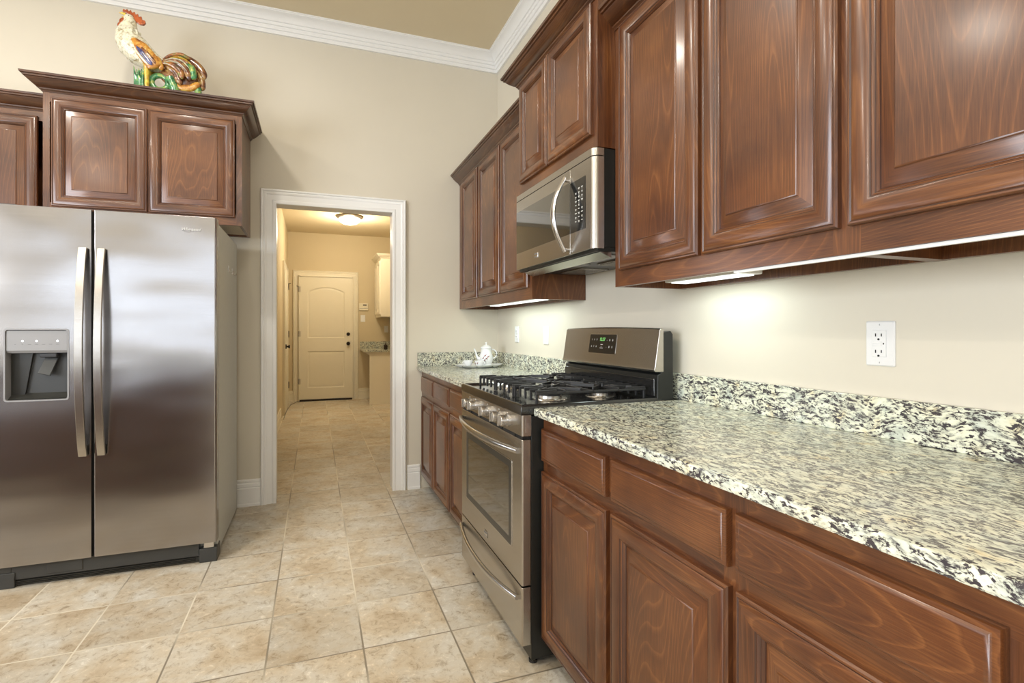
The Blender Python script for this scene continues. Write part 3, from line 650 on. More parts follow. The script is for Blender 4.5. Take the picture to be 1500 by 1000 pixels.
# cooktop with raised rim
m = MB(); cy0, cy1 = rf - 0.003, -0.10
lip = [(0.0, 0.890), (0.0, 0.917), (0.006, 0.926), (0.016, 0.926), (0.030, 0.918)]
m.rings([[(i, cy0 + i, z), (rw - i, cy0 + i, z), (rw - i, cy1 - i * 0.3, z), (i, cy1 - i * 0.3, z)] for i, z in lip])
m.build('cooktop', M['black'], t, bevel=0.002)
bowl = MB()
burners = [(0.175, -0.50, 0.036), (0.175, -0.27, 0.030), (0.38, -0.385, 0.040), (0.585, -0.50, 0.042), (0.585, -0.27, 0.030)]
for (x, y, r_) in burners:
    m = MB(); m.lathe([(0, 0.9185), (r_ + 0.03, 0.9185), (r_ + 0.028, 0.921), (r_ + 0.006, 0.922), (r_ + 0.004, 0.932), (0, 0.932)], 24, (x, y, 0))
    b_ = m.build('burner', M['steel'], t)
    MB().lathe([(0, 0.932), (r_, 0.932), (r_ + 0.001, 0.938), (r_ - 0.006, 0.941), (0, 0.941)], 24, (x, y, 0)).build('burner_cap', M['blackmatte'], b_)
# cast-iron grates: rim feet and fingers
def grate(x0, x1, y0, y1, cx, cys):
    m = MB(); zt, zb = 0.960, 0.951; wd = 0.0075
    for b_ in ((x0, x0 + wd, y0, y1), (x1 - wd, x1, y0, y1), (x0, x1, (y0 + y1) / 2 - wd / 2, (y0 + y1) / 2 + wd / 2)): m.box(b_[0], b_[1], b_[2], b_[3], zb, zt)
    n_ = 5
    for k in range(n_):            # fingers from the front and from the back, each ending in a foot
        x = x0 + 0.004 + k * (x1 - x0 - 0.016) / (n_ - 1); l_ = 0.125 if k in (1, 3) else 0.085
        for (a_, s_) in ((y0, 1), (y1, -1)):
            ya, yb_ = sorted((a_, a_ + s_ * l_)); m.box(x, x + 0.008, ya, yb_, 0.955, 0.967)
            ya, yb_ = sorted((a_, a_ + s_ * 0.009)); m.box(x, x + 0.008, ya, yb_, 0.925 if k not in (0, 4) else 0.919, 0.955)
    for cy in cys:
        for k in range(4):
            a = math.pi / 4 + math.pi * 2 * k / 4; r1 = 0.125 if len(cys) > 1 else 0.14
            hx = (x1 - x0) / 2 - 0.002; r1 = min(r1, hx / abs(math.cos(a)))
            m.box(0.026, r1, -0.0035, 0.0035, 0.952, 0.966, xf=Matrix.Translation((cx, cy, 0)) @ Matrix.Rotation(a, 4, 'Z'))
        for s_ in (-1, 1): m.box(cx + s_ * 0.026 if s_ > 0 else x0, x1 if s_ > 0 else cx - 0.026, cy - 0.0035, cy + 0.0035, 0.953, 0.966)
    return m.build('grate', M['blackmatte'], t, bevel=0.0015)
grate(0.045, 0.268, -0.615, -0.145, 0.175, (-0.50, -0.27))
grate(0.272, 0.488, -0.615, -0.145, 0.38, (-0.385,))
grate(0.492, 0.715, -0.615, -0.145, 0.585, (-0.50, -0.27))
# control panel, with moulded ends
rounded_front(0.0, rw, 0.815, 0.889, rf, rf + 0.036, 0.006, 0.006).build('control_panel', M['steel'], t, bevel=0.0015)
MB().box(rw, rw + 0.0014, rf + 0.014, rf + 0.024, 0.828, 0.880).build('end_trim', M['chrome'], t)
m = MB()
for k in range(5): m.box(0.05 + k * 0.135, 0.15 + k * 0.135, rf + 0.001, rf + 0.02, 0.8035, 0.8145)
m.box(0.01, rw - 0.01, rf + 0.006, rf + 0.034, 0.8035, 0.8145); m.build('vent_slot', M['slot'], t)
for yk in (2.235, 2.150, 1.985, 1.845, 1.755):
    x = RG0 - yk; m = MB(); m.lathe([(0.024, 0.0), (0.024, -0.004), (0.0185, -0.006), (0.0185, -0.010), (0.0205, -0.012), (0.0205, -0.028), (0.0185, -0.031), (0.0, -0.031)], 24, (x, rf, 0.850), 'y')
    kn = m.build('knob', M['chrome'], t)
    m = MB(); m.box(x - 0.0055, x + 0.0055, rf - 0.041, rf - 0.030, 0.831, 0.869); m.build('knob_grip', M['steel'], kn, bevel=0.002)
    MB().box(x - 0.004, x + 0.004, rf - 0.0008, rf, 0.8765, 0.8785).build('knob_mark', M['print'], t)
# oven door
m = MB()
wx0, wx1, wz0, wz1 = RG0 - 2.285, RG0 - 1.712, 0.398, 0.708
rounded_front(0.0, rw, 0.294, 0.803, rf, rf + 0.034, 0.006, 0.006).build('oven_door', M['steel'], t, bevel=0.0015)
def ringplate(x0, x1, z0, z1, i, y0, y1, mat, name):
    m = MB(); m.rings([[(p[0], y0, p[1]) for p in rrect(x0, x1, z0, z1, 0.008)], [(p[0], y1, p[1]) for p in rrect(x0, x1, z0, z1, 0.008)], [(p[0], y1, p[1]) for p in rrect(x0 + i, x1 - i, z0 + i, z1 - i, 0.006)], [(p[0], y0, p[1]) for p in rrect(x0 + i, x1 - i, z0 + i, z1 - i, 0.006)]], cap0=False, cap1=False)
    return m.build(name, mat, t)
ringplate(wx0 - 0.003, wx1 + 0.003, wz0 - 0.003, wz1 + 0.003, 0.003, rf, rf - 0.0022, M['chrome'], 'window_bead')
ringplate(wx0, wx1, wz0, wz1, 0.026, rf - 0.0002, rf - 0.0016, M['darkplastic'], 'window_border')
MB().box(wx0 + 0.026, wx1 - 0.026, rf - 0.0012, rf - 0.0001, wz0 + 0.026, wz1 - 0.026).build('oven_window', M['glass'], t)
def bow_handle(name, x0, x1, z, out, zsag=0.0, r=0.0105, e=0.014):
    pts, rr = [], []
    for k in range(25):
        u = k / 24; b_ = 1 - abs(2 * u - 1) ** 2.2
        pts.append((x0 + (x1 - x0) * u, rf - 0.006 - out * b_, z - zsag * b_)); rr.append((r, e * (0.75 + 0.25 * b_)))
    m = MB(); m.tube(pts, rr, 14, up=Vector((0, 0, 1))); m.build(name, M['chrome'], t)
bow_handle('door_handle', 0.008, rw - 0.022, 0.762, 0.046)
MB().box(RG0 - 2.022, RG0 - 1.984, rf - 0.003, rf, 0.318, 0.344).build('emblem', M['chrome'], t, bevel=0.001)
m = MB(); m.box(RG0 - 2.018, RG0 - 1.988, rf - 0.0037, rf - 0.0029, 0.3215, 0.3245); m.box(RG0 - 2.018, RG0 - 1.988, rf - 0.0037, rf - 0.0029, 0.334, 0.340); m.build('emblem_mark', M['print_shadow'], t)
rounded_front(0.0, rw, 0.085, 0.288, rf, rf + 0.034, 0.006, 0.006).build('storage_drawer', M['steel'], t, bevel=0.0015)
bow_handle('drawer_handle', 0.012, rw - 0.030, 0.243, 0.036, 0.012, 0.009, 0.012)
for x in (0.04, rw - 0.04):
    for y in (rf + 0.06, -0.10): MB().lathe([(0, 0), (0.016, 0), (0.016, 0.01), (0.008, 0.012), (0.008, 0.032), (0, 0.032)], 12, (x, y, 0)).build('levelling_foot', M['blackmatte'], t)
MB().box(0.02, rw - 0.02, rf + 0.05, rf + 0.06, 0.012, 0.085).build('kick_plate', M['blackside'], t)
# backguard
by = -(W - 1.250)
m = MB(); m.prism([(by - 0.004, 0.905), (by - 0.002, 1.012), (by + 0.014, 1.020), (by + 0.018, 1.176), (-0.062, 1.183), (-0.052, 1.170), (-0.050, 0.905)], 0.002, rw - 0.002, 'yz'); m.build('backguard', M['blackside'], t, bevel=0.002)
m = MB(); P = [(-0.016, 1.024), (-0.021, 1.032), (-0.016, 1.042), (0.006, 1.188), (0.012, 1.193), (0.024, 1.192), (0.024, 1.024)]
nseg = 20; loops = []
for k in range(nseg + 1):
    x = rw * k / nseg; arch = 0.006 * (1 - (2 * k / nseg - 1) ** 2)
    loops.append([(x, by + y_, z_ + (arch if z_ > 1.1 else 0)) for (y_, z_) in P])
m.rings(loops); m.build('backguard_face', M['steel'], t, bevel=0.002)
MB().box(0.012, rw - 0.012, by - 0.012, by - 0.002, 0.928, 0.998).build('backguard_panel', M['black'], t, bevel=0.003)
tilt = math.atan2(0.022, 0.146)
def on_bg(x, z, out): # point on the sloping steel face
    return (x, by - 0.016 + (z - 1.042) * 0.022 / 0.146 - out, z)
px0, px1, pz0, pz1 = RG0 - 2.122, RG0 - 1.900, 1.080, 1.166
def bgplate(x0, x1, z0, z1, o0, o1, mat, name, r=0.006):
    P = rrect(x0, x1, z0, z1, r); m = MB(); m.rings([[on_bg(a, b, o0) for a, b in P], [on_bg(a, b, o1) for a, b in P]]); return m.build(name, mat, t)
bgplate(px0 - 0.004, px1 + 0.004, pz0 - 0.004, pz1 + 0.004, -0.001, 0.0012, M['chrome'], 'display_bezel', 0.009)
bgplate(px0, px1, pz0, pz1, 0.001, 0.0020, M['black'], 'display_panel')
rot = (R(90) - tilt, 0, 0)
text('clock_digits', '12:37', 0.021, M['green'], t, on_bg((px0 + px1) / 2, 1.143, 0.0022), rot, 0.0002)
pm = []
for k, s_ in enumerate(('1', '2', '3')): text('button_mark', s_, 0.011, M['print'], t, on_bg(px0 + 0.022 + k * 0.021, 1.142, 0.0022), rot, 0.0002)
for k, s_ in enumerate(('6', '7', '8')): text('button_mark', s_, 0.011, M['print'], t, on_bg(px0 + 0.022 + k * 0.021, 1.110, 0.0022), rot, 0.0002)
for k, (x, z, s_) in enumerate(((0.150, 1.141, '-'), (0.172, 1.141, '8'), (0.196, 1.141, '0'), (0.150, 1.110, '-'), (0.172, 1.110, '8'), (0.196, 1.110, '5'))): text('button_mark', s_, 0.013, M['print'], t, on_bg(px0 + x, z, 0.0022), rot, 0.0002)
bgplate(px0 + 0.100, px0 + 0.118, 1.119, 1.121, 0.0019, 0.0023, M['print'], 'panel_line', 0.0005)
bgplate(px0 + 0.096, px0 + 0.122, 1.103, 1.105, 0.0019, 0.0023, M['print'], 'panel_line', 0.0005)
bgplate(px0 + 0.100, px0 + 0.116, 1.110, 1.112, 0.0019, 0.0023, M['print_shadow'], 'panel_line', 0.0005)

# ------------------------------------------------------------------ refrigerator
RX0, RX1, RY = -1.387, -0.472, 2.880
t = thing('refrigerator', 'side-by-side stainless steel refrigerator with ice and water dispenser', 'refrigerator', (0, 0, 0))
MB().box(RX0 + 0.004, RX1 - 0.006, RY + 0.068, 3.635, 0.025, 1.742).build('cabinet_shell', M['fridgeside'], t, bevel=0.004)
DZ0, DZ1 = 0.108, 1.757; XS = -0.996
# right (fresh food) door
def contoured(x0, x1, rl, rr): 
    return rounded_front(x0, x1, DZ0, DZ1, RY, RY + 0.062, rl, rr)
contoured(XS + 0.005, RX1, 0.006, 0.010).build('fresh_food_door', M['fridgesteel'], t, bevel=0.001)
# left (freezer) door with dispenser opening
hx0, hx1, hz0, hz1 = -1.327, -1.090, 0.862, 1.190
m = MB(); x0, x1 = RX0, XS - 0.005; yb = RY + 0.062; e = 0.006
for zz in ((DZ0, hz0), (hz1, DZ1)): m.box(x0, x1, RY, yb, *zz)
m.box(x0, hx0, RY, yb, hz0, hz1); m.box(hx1, x1, RY, yb, hz0, hz1)
fd = m.build('freezer_door', M['fridgesteel'], t)
bm = bmesh.new(); bm.from_mesh(fd.data); bmesh.ops.remove_doubles(bm, verts=bm.verts, dist=1e-5)
# drop the internal faces between the blocks
seen = {}
for f in list(bm.faces):
    c = tuple(round(v, 4) for v in f.calc_center_median()); seen.setdefault(c, []).append(f)
bmesh.ops.delete(bm, geom=[f for L_ in seen.values() if len(L_) > 1 for f in L_], context='FACES'); bm.to_mesh(fd.data); bm.free()
MB().box(hx0, hx1, RY + 0.058, RY + 0.066, hz0, hz1).build('dispenser_back', M['greyplastic'], t)
m = MB(); A = rrect(hx0 - 0.003, hx1 + 0.003, hz0 - 0.003, hz1 + 0.003, 0.012); B = rrect(hx0 + 0.003, hx1 - 0.003, hz0 + 0.003, hz1 - 0.003, 0.010)
m.rings([[(p[0], RY + 0.02, p[1]) for p in A], [(p[0], RY - 0.0025, p[1]) for p in A], [(p[0], RY - 0.0025, p[1]) for p in B], [(p[0], RY + 0.056, p[1]) for p in B]], cap0=False, cap1=False)
m.build('dispenser_bezel', M['silverplastic'], t)
m = MB(); m.prism([(RY + 0.002, 1.092), (RY + 0.002, 1.184), (RY + 0.02, 1.186), (RY + 0.05, 1.186), (RY + 0.05, 1.080), (RY + 0.012, 1.080)], hx0 + 0.005, hx1 - 0.005, 'yz'); dc = m.build('dispenser_control', M['silverplastic'], t, bevel=0.001)
for k in range(7):
    x = hx0 + 0.038 + k * 0.0262
    MB().box(x - 0.006 * (1 if k > 1 else .4), x + 0.006 * (1 if k > 1 else .4), RY + 0.0012, RY + 0.0021, 1.1195, 1.1212).build('control_label', M['print_shadow'], dc)
    if k in (1, 3, 6): MB().lathe([(0, 0.0010), (0.0036, 0.0010), (0.0036, 0.0021)], 12, (x, RY, 1.1355), 'y').build('indicator_light', M['led'], dc)
# sloping recess walls and paddle
m = MB(); m.prism([(RY + 0.010, hz0 + 0.006), (RY + 0.056, hz0 + 0.030), (RY + 0.056, hz0 + 0.006)], hx0 + 0.006, hx1 - 0.006, 'yz'); m.build('drip_tray', M['darkplastic'], t)
m = MB(); m.prism([(hx0 + 0.004, hz0 + 0.01), (hx0 + 0.055, hz0 + 0.02), (hx0 + 0.085, 1.08), (hx0 + 0.004, 1.08)], RY + 0.045, RY + 0.057, 'xz'); m.build('recess_wall', M['darkplastic'], t)
m = MB(); xf = Matrix.Translation((-1.180, RY + 0.034, 1.02)) @ Matrix.Rotation(R(16), 4, 'Y') @ Matrix.Rotation(R(-14), 4, 'X')
m.box(-0.025, 0.025, -0.004, 0.004, -0.045, 0.045, xf=xf); m.build('dispenser_paddle', M['greyplastic'], t, bevel=0.003)
m = MB(); m.box(-1.205, -1.140, RY + 0.015, RY + 0.05, 1.058, 1.080); m.build('water_spout', M['blackmatte'], t, bevel=0.004)
# handles
for (x0, x1) in ((-1.046, -1.012), (-0.972, -0.940)):
    m = MB(); loops = []
    for k in range(21):
        u = k / 20; b_ = math.sin(math.pi * u) ** 0.8 if 0 < u < 1 else 0; z = 0.592 + (1.574 - 0.592) * u; y = RY - 0.020 - 0.048 * b_
        loops.append([(x0, y + 0.012, z), (x0 + 0.001, y, z), (x1 - 0.001, y, z), (x1, y + 0.012, z)])
    m.rings(loops)
    hd = m.build('door_handle', M['silverplastic'] if False else M['steel'], t, bevel=0.0015)
    m = MB(); m.box(x0 + 0.006, x1 - 0.006, RY - 0.010, RY + 0.001, 0.596, 0.640); m.box(x0 + 0.006, x1 - 0.006, RY - 0.010, RY + 0.001, 1.526, 1.570); m.build('handle_mount', M['greyplastic'], hd)
# door gap liners, hinges, base grille
MB().box(XS - 0.0045, XS + 0.0045, RY + 0.02, RY + 0.066, DZ0, DZ1 - 0.006).build('door_gasket', M['slot'], t)
m = MB(); m.box(RX0 + 0.01, RX0 + 0.09, RY + 0.02, RY + 0.10, 1.7425, 1.765); m.box(RX1 - 0.09, RX1 - 0.012, RY + 0.03, RY + 0.10, 1.7425, 1.7568); m.build('hinge_cover', M['greyplastic'], t, bevel=0.003)
gy = RY + 0.030
m = MB(); m.prism([(gy + 0.010, 0.030), (gy + 0.002, 0.036), (gy + 0.002, 0.100), (gy + 0.06, 0.100), (gy + 0.06, 0.030)], RX0 + 0.004, RX1 - 0.085, 'yz'); gr = m.build('base_grille', M['greyplastic'], t)
m = MB(); m.box(-1.185, -1.045, gy - 0.002, gy + 0.004, 0.045, 0.098); m.build('filter_cap', M['greyplastic'], gr, bevel=0.003)
m = MB()
for k in range(3): m.box(RX0 + 0.07, RX1 - 0.10, gy + 0.004, gy + 0.009, 0.010 + k * 0.007, 0.013 + k * 0.007)
m.box(RX0 + 0.03, RX1 - 0.03, gy + 0.012, gy + 0.05, 0.006, 0.030); m.build('grille_slats', M['darkplastic'], gr)
for a, b in ((RX0 + 0.0, RX0 + 0.085), (RX1 - 0.083, RX1 - 0.002)):
    m = MB(); m.prism([(gy - 0.004, 0.0), (gy - 0.006, 0.045), (gy - 0.002, 0.052), (gy - 0.002, 0.070), (gy + 0.09, 0.070), (gy + 0.09, 0.0)], a, b, 'yz'); m.build('roller_cover', M['greyplastic'], t, bevel=0.003)
    MB().box(a + 0.02, b - 0.015, gy + 0.0, gy + 0.05, 0.0715, 0.104).build('lower_hinge', M['chrome'] if a > -1 else M['greyplastic'], t, bevel=0.002)
text('maker_name', 'Whirlpool', 0.0205, M['white'], t, (-0.587, RY - 0.0016, 1.690), (R(90), 0, 0), 0.0010, shear=0.35)
text('maker_name_painted_shadow', 'Whirlpool', 0.0205, M['print_shadow'], t, (-0.5858, RY - 0.0003, 1.6886), (R(90), 0, 0), 0.0003, shear=0.35)  # dark offset copy of the lettering, a painted shadow behind it
# script swoosh of the name
m = MB(); m.tube([(-0.600 + 0.018 * math.cos(a), RY - 0.001, 1.6845 + 0.0085 * math.sin(a)) for a in [R(150 + 24 * k) for k in range(11)]], 0.0009, 6); m.build('maker_swoosh', M['print_shadow'], t)
# two little adhesive hooks on the side
for y, nm in ((3.285, 'front'), (3.43, 'back')):
    h = thing('adhesive_hook', 'small clear hook on the refrigerator side, %s of the pair' % ('nearer' if nm == 'front' else 'farther'), 'hook', (RX1 - 0.0055, y, 1.54))
    MB().box(0, 0.003, -0.008, 0.008, -0.012, 0.022).build('backing', M['white'], h, bevel=0.001)
    MB().tube([(0.003, 0, 0.010), (0.006, 0, 0.0), (0.008, 0, -0.014), (0.014, 0, -0.020), (0.022, 0, -0.016), (0.025, 0, -0.008)], 0.0022, 8).build('hook', M['chrome'], h)

# ------------------------------------------------------------------ ceramic rooster on the cabinet
RYc = 3.46; rz0 = 2.502
def rp(u, v, y=0.0):      # outline units of the figure -> metres, relative to the thing's base
    return ((u - 540) * 0.000522, y, 3.047 - (v - 100) * 0.000530 - rz0)
t = thing('rooster_figurine', 'colourful glazed ceramic rooster standing on the cabinet above the refrigerator', 'figurine', (-1.087 + (540 - 115) * 0.000522, RYc, rz0))
m = MB()
sp = [(600, 640, 62, 46), (560, 645, 84, 64), (500, 640, 102, 86), (430, 610, 124, 106), (345, 555, 146, 118), (275, 480, 152, 114), (232, 410, 130, 98), (228, 345, 108, 80), (242, 280, 84, 64), (252, 225, 64, 52), (238, 185, 55, 46), (215, 165, 36, 32)]
m.tube([rp(a, b) for a, b, _, _ in sp], [(d_ * 0.000522, c_ * 0.000522) for _, _, c_, d_ in sp], 20, up=Vector((0, 0.001, 1)))
# hackle lumps so the neck reads as layered feathers
rr = random.Random(3)
for k in range(34):
    u = rr.uniform(170, 350); v = rr.uniform(300, 560); s_ = rr.choice((-1, 1))
    cx = 240 + (v - 350) * 0.25
    if abs(u - cx) > 110: continue
    dy = 0.052 * math.sqrt(max(0.05, 1 - ((u - cx) / 125) ** 2)) * (0.8 + 0.35 * (v - 300) / 260)
    p = rp(u, v, s_ * dy); q = rp(u + 14, v + 46, s_ * dy * 1.04); m.tube([p, q], [(0.008, 0.008), (0.003, 0.003)], 8)
m.build('body', M['r_white'], t, remesh=0.0045)
comb = [(185, 120), (196, 97), (215, 112), (226, 92), (246, 118), (262, 97), (276, 128), (300, 112), (308, 142), (332, 128), (338, 160), (366, 150), (368, 182), (400, 190), (404, 215), (385, 240), (350, 242), (318, 226), (290, 190), (255, 160), (215, 142), (190, 136)]
MB().prism([(rp(a, b)[0], rp(a, b)[2]) for a, b in comb], -0.008, 0.008).build('comb', M['r_red'], t, bevel=0.003)
m = MB(); m.tube([rp(215, 155), rp(180, 145), rp(148, 146)], [0.011, 0.007, 0.0015], 10); m.tube([rp(218, 178), rp(195, 190), rp(172, 184)], [0.010, 0.006, 0.0015], 10); m.build('beak', M['r_yellow'], t)
m = MB()
for s_ in (-1, 1): m.ball(rp(195, 250, s_ * 0.010), (0.021, 0.009, 0.026)); m.ball(rp(160, 290, s_ * 0.008), (0.012, 0.007, 0.018))
m.build('wattle', M['r_red'], t)
for s_ in (-1, 1): MB().ball(rp(250, 182, s_ * 0.021), 0.0035, 10, 6).build('eye', M['black'], t)
def plume(name, pts, w, mat, y=0.0, dy=0.0, thick=0.010):
    n = len(pts); P = [rp(a, b, y + dy * i / (n - 1)) for i, (a, b) in enumerate(pts)]
    # resample with Catmull-Rom for smooth curves
    Q = []
    for i in range(n - 1):
        p0, p1, p2, p3 = (Vector(P[max(i-1, 0)]), Vector(P[i]), Vector(P[i+1]), Vector(P[min(i+2, n-1)]))
        for k in range(5):
            u = k / 5; Q.append(0.5 * ((2*p1) + (-p0+p2)*u + (2*p0-5*p1+4*p2-p3)*u*u + (-p0+3*p1-3*p2+p3)*u**3))
    Q.append(Vector(P[-1])); N_ = len(Q)
    rad = []
    for i in range(N_):
        u = i / (N_ - 1); f_ = min(1, 0.35 + 2.2 * u) * (1 if u < 0.8 else max(0.15, 1 - ((u - 0.8) / 0.2) ** 2 * 0.85))
        rad.append((thick * f_, w * 0.000522 * f_))
    MB().tube(Q, rad, 12, up=Vector((0, 0, 1)) if True else None).build(name, mat, t)
# wings
for s_ in (-1, 1):
    plume('wing', [(300, 455), (360, 520), (430, 600), (500, 690), (530, 735)], 80, M['r_orange'], s_ * 0.052, -s_ * 0.008, 0.016)
    plume('wing_feather', [(350, 545), (400, 600), (450, 660), (500, 720)], 26, M['r_blue'], s_ * 0.066, -s_ * 0.008, 0.007)
    plume('wing_feather', [(395, 545), (445, 600), (490, 650), (530, 700)], 24, M['r_brown'], s_ * 0.066, -s_ * 0.010, 0.007)
    plume('wing_feather', [(330, 560), (375, 625), (430, 690), (500, 745)], 13, M['r_white'], s_ * 0.060, -s_ * 0.008, 0.006)
    plume('saddle_feather', [(490, 600), (530, 620), (560, 680), (575, 740)], 30, M['r_orange'], s_ * 0.036, 0, 0.012)
    plume('shoulder_feather', [(325, 415), (365, 430), (405, 460), (440, 492)], 13, M['r_brown'], s_ * 0.034, -s_ * 0.012, 0.008)
# tail
tails = [([(560, 610), (620, 560), (720, 525), (830, 545), (920, 600), (975, 680), (985, 745)], 27, 'r_brown', 0.0),
         ([(560, 620), (640, 580), (730, 560), (820, 590), (880, 650), (915, 730), (920, 790)], 24, 'r_orange', 0.014),
         ([(560, 620), (640, 585), (730, 562), (815, 600), (870, 660), (905, 740)], 24, 'r_mix', -0.016),
         ([(570, 640), (640, 615), (720, 620), (790, 670), (830, 740), (850, 810)], 24, 'r_brown', -0.030),
         ([(570, 640), (640, 612), (730, 618), (800, 668), (850, 745), (870, 800)], 22, 'r_mix', 0.030),
         ([(575, 655), (640, 650), (710, 680), (760, 740), (780, 810)], 24, 'r_mix', -0.034),
         ([(575, 660), (640, 680), (700, 730), (730, 800), (760, 860)], 24, 'r_brown', -0.020),
         ([(575, 660), (640, 660), (710, 700), (750, 760), (770, 840)], 24, 'r_orange', 0.028),
         ([(700, 850), (760, 880), (830, 880), (890, 850), (940, 800)], 26, 'r_orange', -0.012),
         ([(800, 620), (860, 660), (880, 730), (880, 790)], 26, 'r_green', -0.026),
         ([(900, 640), (950, 720), (965, 800), (960, 870)], 22, 'r_brown', 0.004),
         ([(580, 600), (660, 548), (760, 520), (850, 560)], 14, 'r_mix', -0.020),
         ([(600, 650), (680, 632), (760, 652), (820, 720)], 5, 'r_white', -0.040),
         ([(600, 625), (690, 596), (780, 610), (850, 680)], 5, 'r_white', -0.036),
         ([(610, 600), (700, 568), (800, 575), (880, 640)], 5, 'r_yellow', -0.024)]
m_i = 0
for pts, w, mt, y in tails: plume('tail_feather', pts, w * 1.5, M[mt], y, y * 0.3, 0.013)
m = MB(); m.ball(rp(720, 740), (0.10, 0.022, 0.075), 20, 12); m.build('tail_core', M['r_brown'], t)
# legs, green foliage stump, ring and base
m = MB(); zb = -0.0
for s_ in (-1, 1): m.tube([rp(430, 690, s_ * 0.025), rp(428, 790, s_ * 0.028), rp(430, 1090, s_ * 0.03)], [0.020, 0.013, 0.010], 12)
m.build('legs', M['r_yellow'], t)
m = MB()
for k in range(7): m.tube([rp(345 + 12 * (k - 3), 1100, (k % 3 - 1) * 0.02), rp(350 + 11 * (k - 3), 880, (k % 3 - 1) * 0.022), rp(348 + 16 * (k - 3), 720 + 12 * (k % 2), (k % 3 - 1) * 0.025)], [0.012, 0.010, 0.004], 8)
m.build('foliage_stump', M['r_green'], t, remesh=0.005)
m = MB(); m.rings([[(rp(540, 850)[0] + (0.042 + 0.016 * math.cos(b)) * math.cos(a), 0.016 * math.sin(b), rp(540, 850)[2] + (0.042 + 0.016 * math.cos(b)) * math.sin(a)) for b in [2 * math.pi * j / 10 for j in range(10)]] for a in [2 * math.pi * k / 28 for k in range(29)]], cap0=False, cap1=False)
m.build('foliage_ring', M['r_green'], t)
m = MB(); m.tube([rp(640, 780), rp(690, 900), rp(700, 1100)], [0.03, 0.03, 0.035], 12); m.tube([rp(920, 850), rp(930, 1100)], [0.02, 0.022], 10); m.build('rear_support', M['r_green'], t)
m = MB(); P = []
for k in range(28):
    a = 2 * math.pi * k / 28; P.append((rp(640, 0)[0] + 0.19 * math.cos(a), 0.075 * math.sin(a)))
m.prism(P, 0.0, 0.022, 'xy'); m.build('base', M['r_green'], t, bevel=0.005)

# ------------------------------------------------------------------ tea set in the corner
TZ = 0.9145
t = thing('serving_tray', 'scalloped white porcelain tray with painted flowers in the counter corner', 'tray', (1.135, 3.50, TZ), 4)
n = 72
def scal(rx, ry, z, amp=0.05): return [(rx * (1 + amp * math.cos(8 * 2 * math.pi * k / n)) * math.cos(2 * math.pi * k / n), ry * (1 + amp * math.cos(8 * 2 * math.pi * k / n)) * math.sin(2 * math.pi * k / n), z) for k in range(n)]
m = MB(); m.rings([scal(0.125, 0.080, 0.0, .02), scal(0.150, 0.100, 0.004, .03), scal(0.178, 0.122, 0.018, .045), scal(0.180, 0.124, 0.021, .045), scal(0.174, 0.119, 0.020, .04), scal(0.148, 0.098, 0.009, .03), scal(0.120, 0.076, 0.006, .0)])
m.build('tray_dish', M['porcelain'], t)
def bouquet(parent, pts, s=1.0):
    m = MB(); m2 = MB()
    for (x, y, z) in pts:
        m.ball((x, y, z), (0.0045 * s,) * 3, 8, 5); m.ball((x + 0.006 * s, y, z + 0.004 * s), (0.003 * s,) * 3, 8, 5)
        m2.ball((x - 0.006 * s, y, z - 0.003 * s), (0.0035 * s, 0.002 * s, 0.002 * s), 8, 5); m2.ball((x + 0.003 * s, y, z - 0.007 * s), (0.002 * s, 0.002 * s, 0.004 * s), 8, 5)
    m.build('painted_flowers', M['flower'], parent); m2.build('painted_leaves', M['leaf'], parent)
bouquet(t, [(0.16 * math.cos(a), 0.108 * math.sin(a), 0.013) for a in [R(205 + 22 * k) for k in range(7)]], 0.8)
t = thing('teapot', 'tall white porcelain coffee pot with rose decoration on the tray', 'teapot', (1.195, 3.518, TZ + 0.0065), -8)
m = MB(); m.lathe([(0.0, 0.0), (0.048, 0.0), (0.050, 0.005), (0.040, 0.014), (0.042, 0.022), (0.050, 0.040), (0.052, 0.060), (0.047, 0.082), (0.040, 0.104), (0.037, 0.124), (0.041, 0.132), (0.0, 0.132)], 32); m.build('pot_body', M['porcelain'], t)
ld = MB().lathe([(0.0, 0.1322), (0.043, 0.1322), (0.042, 0.137), (0.030, 0.146), (0.014, 0.154), (0.006, 0.157), (0.005, 0.161), (0.009, 0.167), (0.007, 0.173), (0.0, 0.176)], 28).build('lid', M['porcelain'], t)
MB().tube([(-0.046, 0, 0.050), (-0.062, 0, 0.058), (-0.072, 0, 0.078), (-0.078, 0, 0.104), (-0.090, 0, 0.128)], [0.014, 0.011, 0.008, 0.006, 0.005], 12).build('spout', M['porcelain'], t)
MB().tube([(0.040 + 0.0 + 0.038 * math.sin(a) + 0.002, 0, 0.088 + 0.034 * math.cos(a)) for a in [R(-5 + 19 * k) for k in range(11)]], 0.0048, 8).build('handle', M['porcelain'], t)
pr = lambda a, z, r: (r * math.sin(a), -r * math.cos(a), z)
bouquet(t, [pr(R(-32), 0.062, 0.050), pr(R(-20), 0.078, 0.047), pr(R(-8), 0.058, 0.051), pr(R(-22), 0.046, 0.050), pr(R(6), 0.070, 0.048)], 1.2)
def cup(loc, label, rz):
    t = thing('teacup', label, 'teacup', loc, rz, 'teacups on the tray')
    MB().lathe([(0.0, 0.0), (0.018, 0.0), (0.019, 0.004), (0.027, 0.012), (0.034, 0.030), (0.037, 0.042), (0.035, 0.042), (0.030, 0.026), (0.022, 0.010), (0.0, 0.007)], 26).build('cup_body', M['porcelain'], t)
    MB().tube([(0.033 + 0.015 * math.sin(a), 0, 0.026 + 0.011 * math.cos(a)) for a in [R(0 + 20 * k) for k in range(10)]], 0.0022, 8).build('handle', M['porcelain'], t)
    bouquet(t, [pr(R(-25), 0.024, 0.033), pr(R(15), 0.026, 0.034)], 0.8)
cup((1.052, 3.508, TZ + 0.0085), 'small white flowered teacup at the left end of the tray', 200)
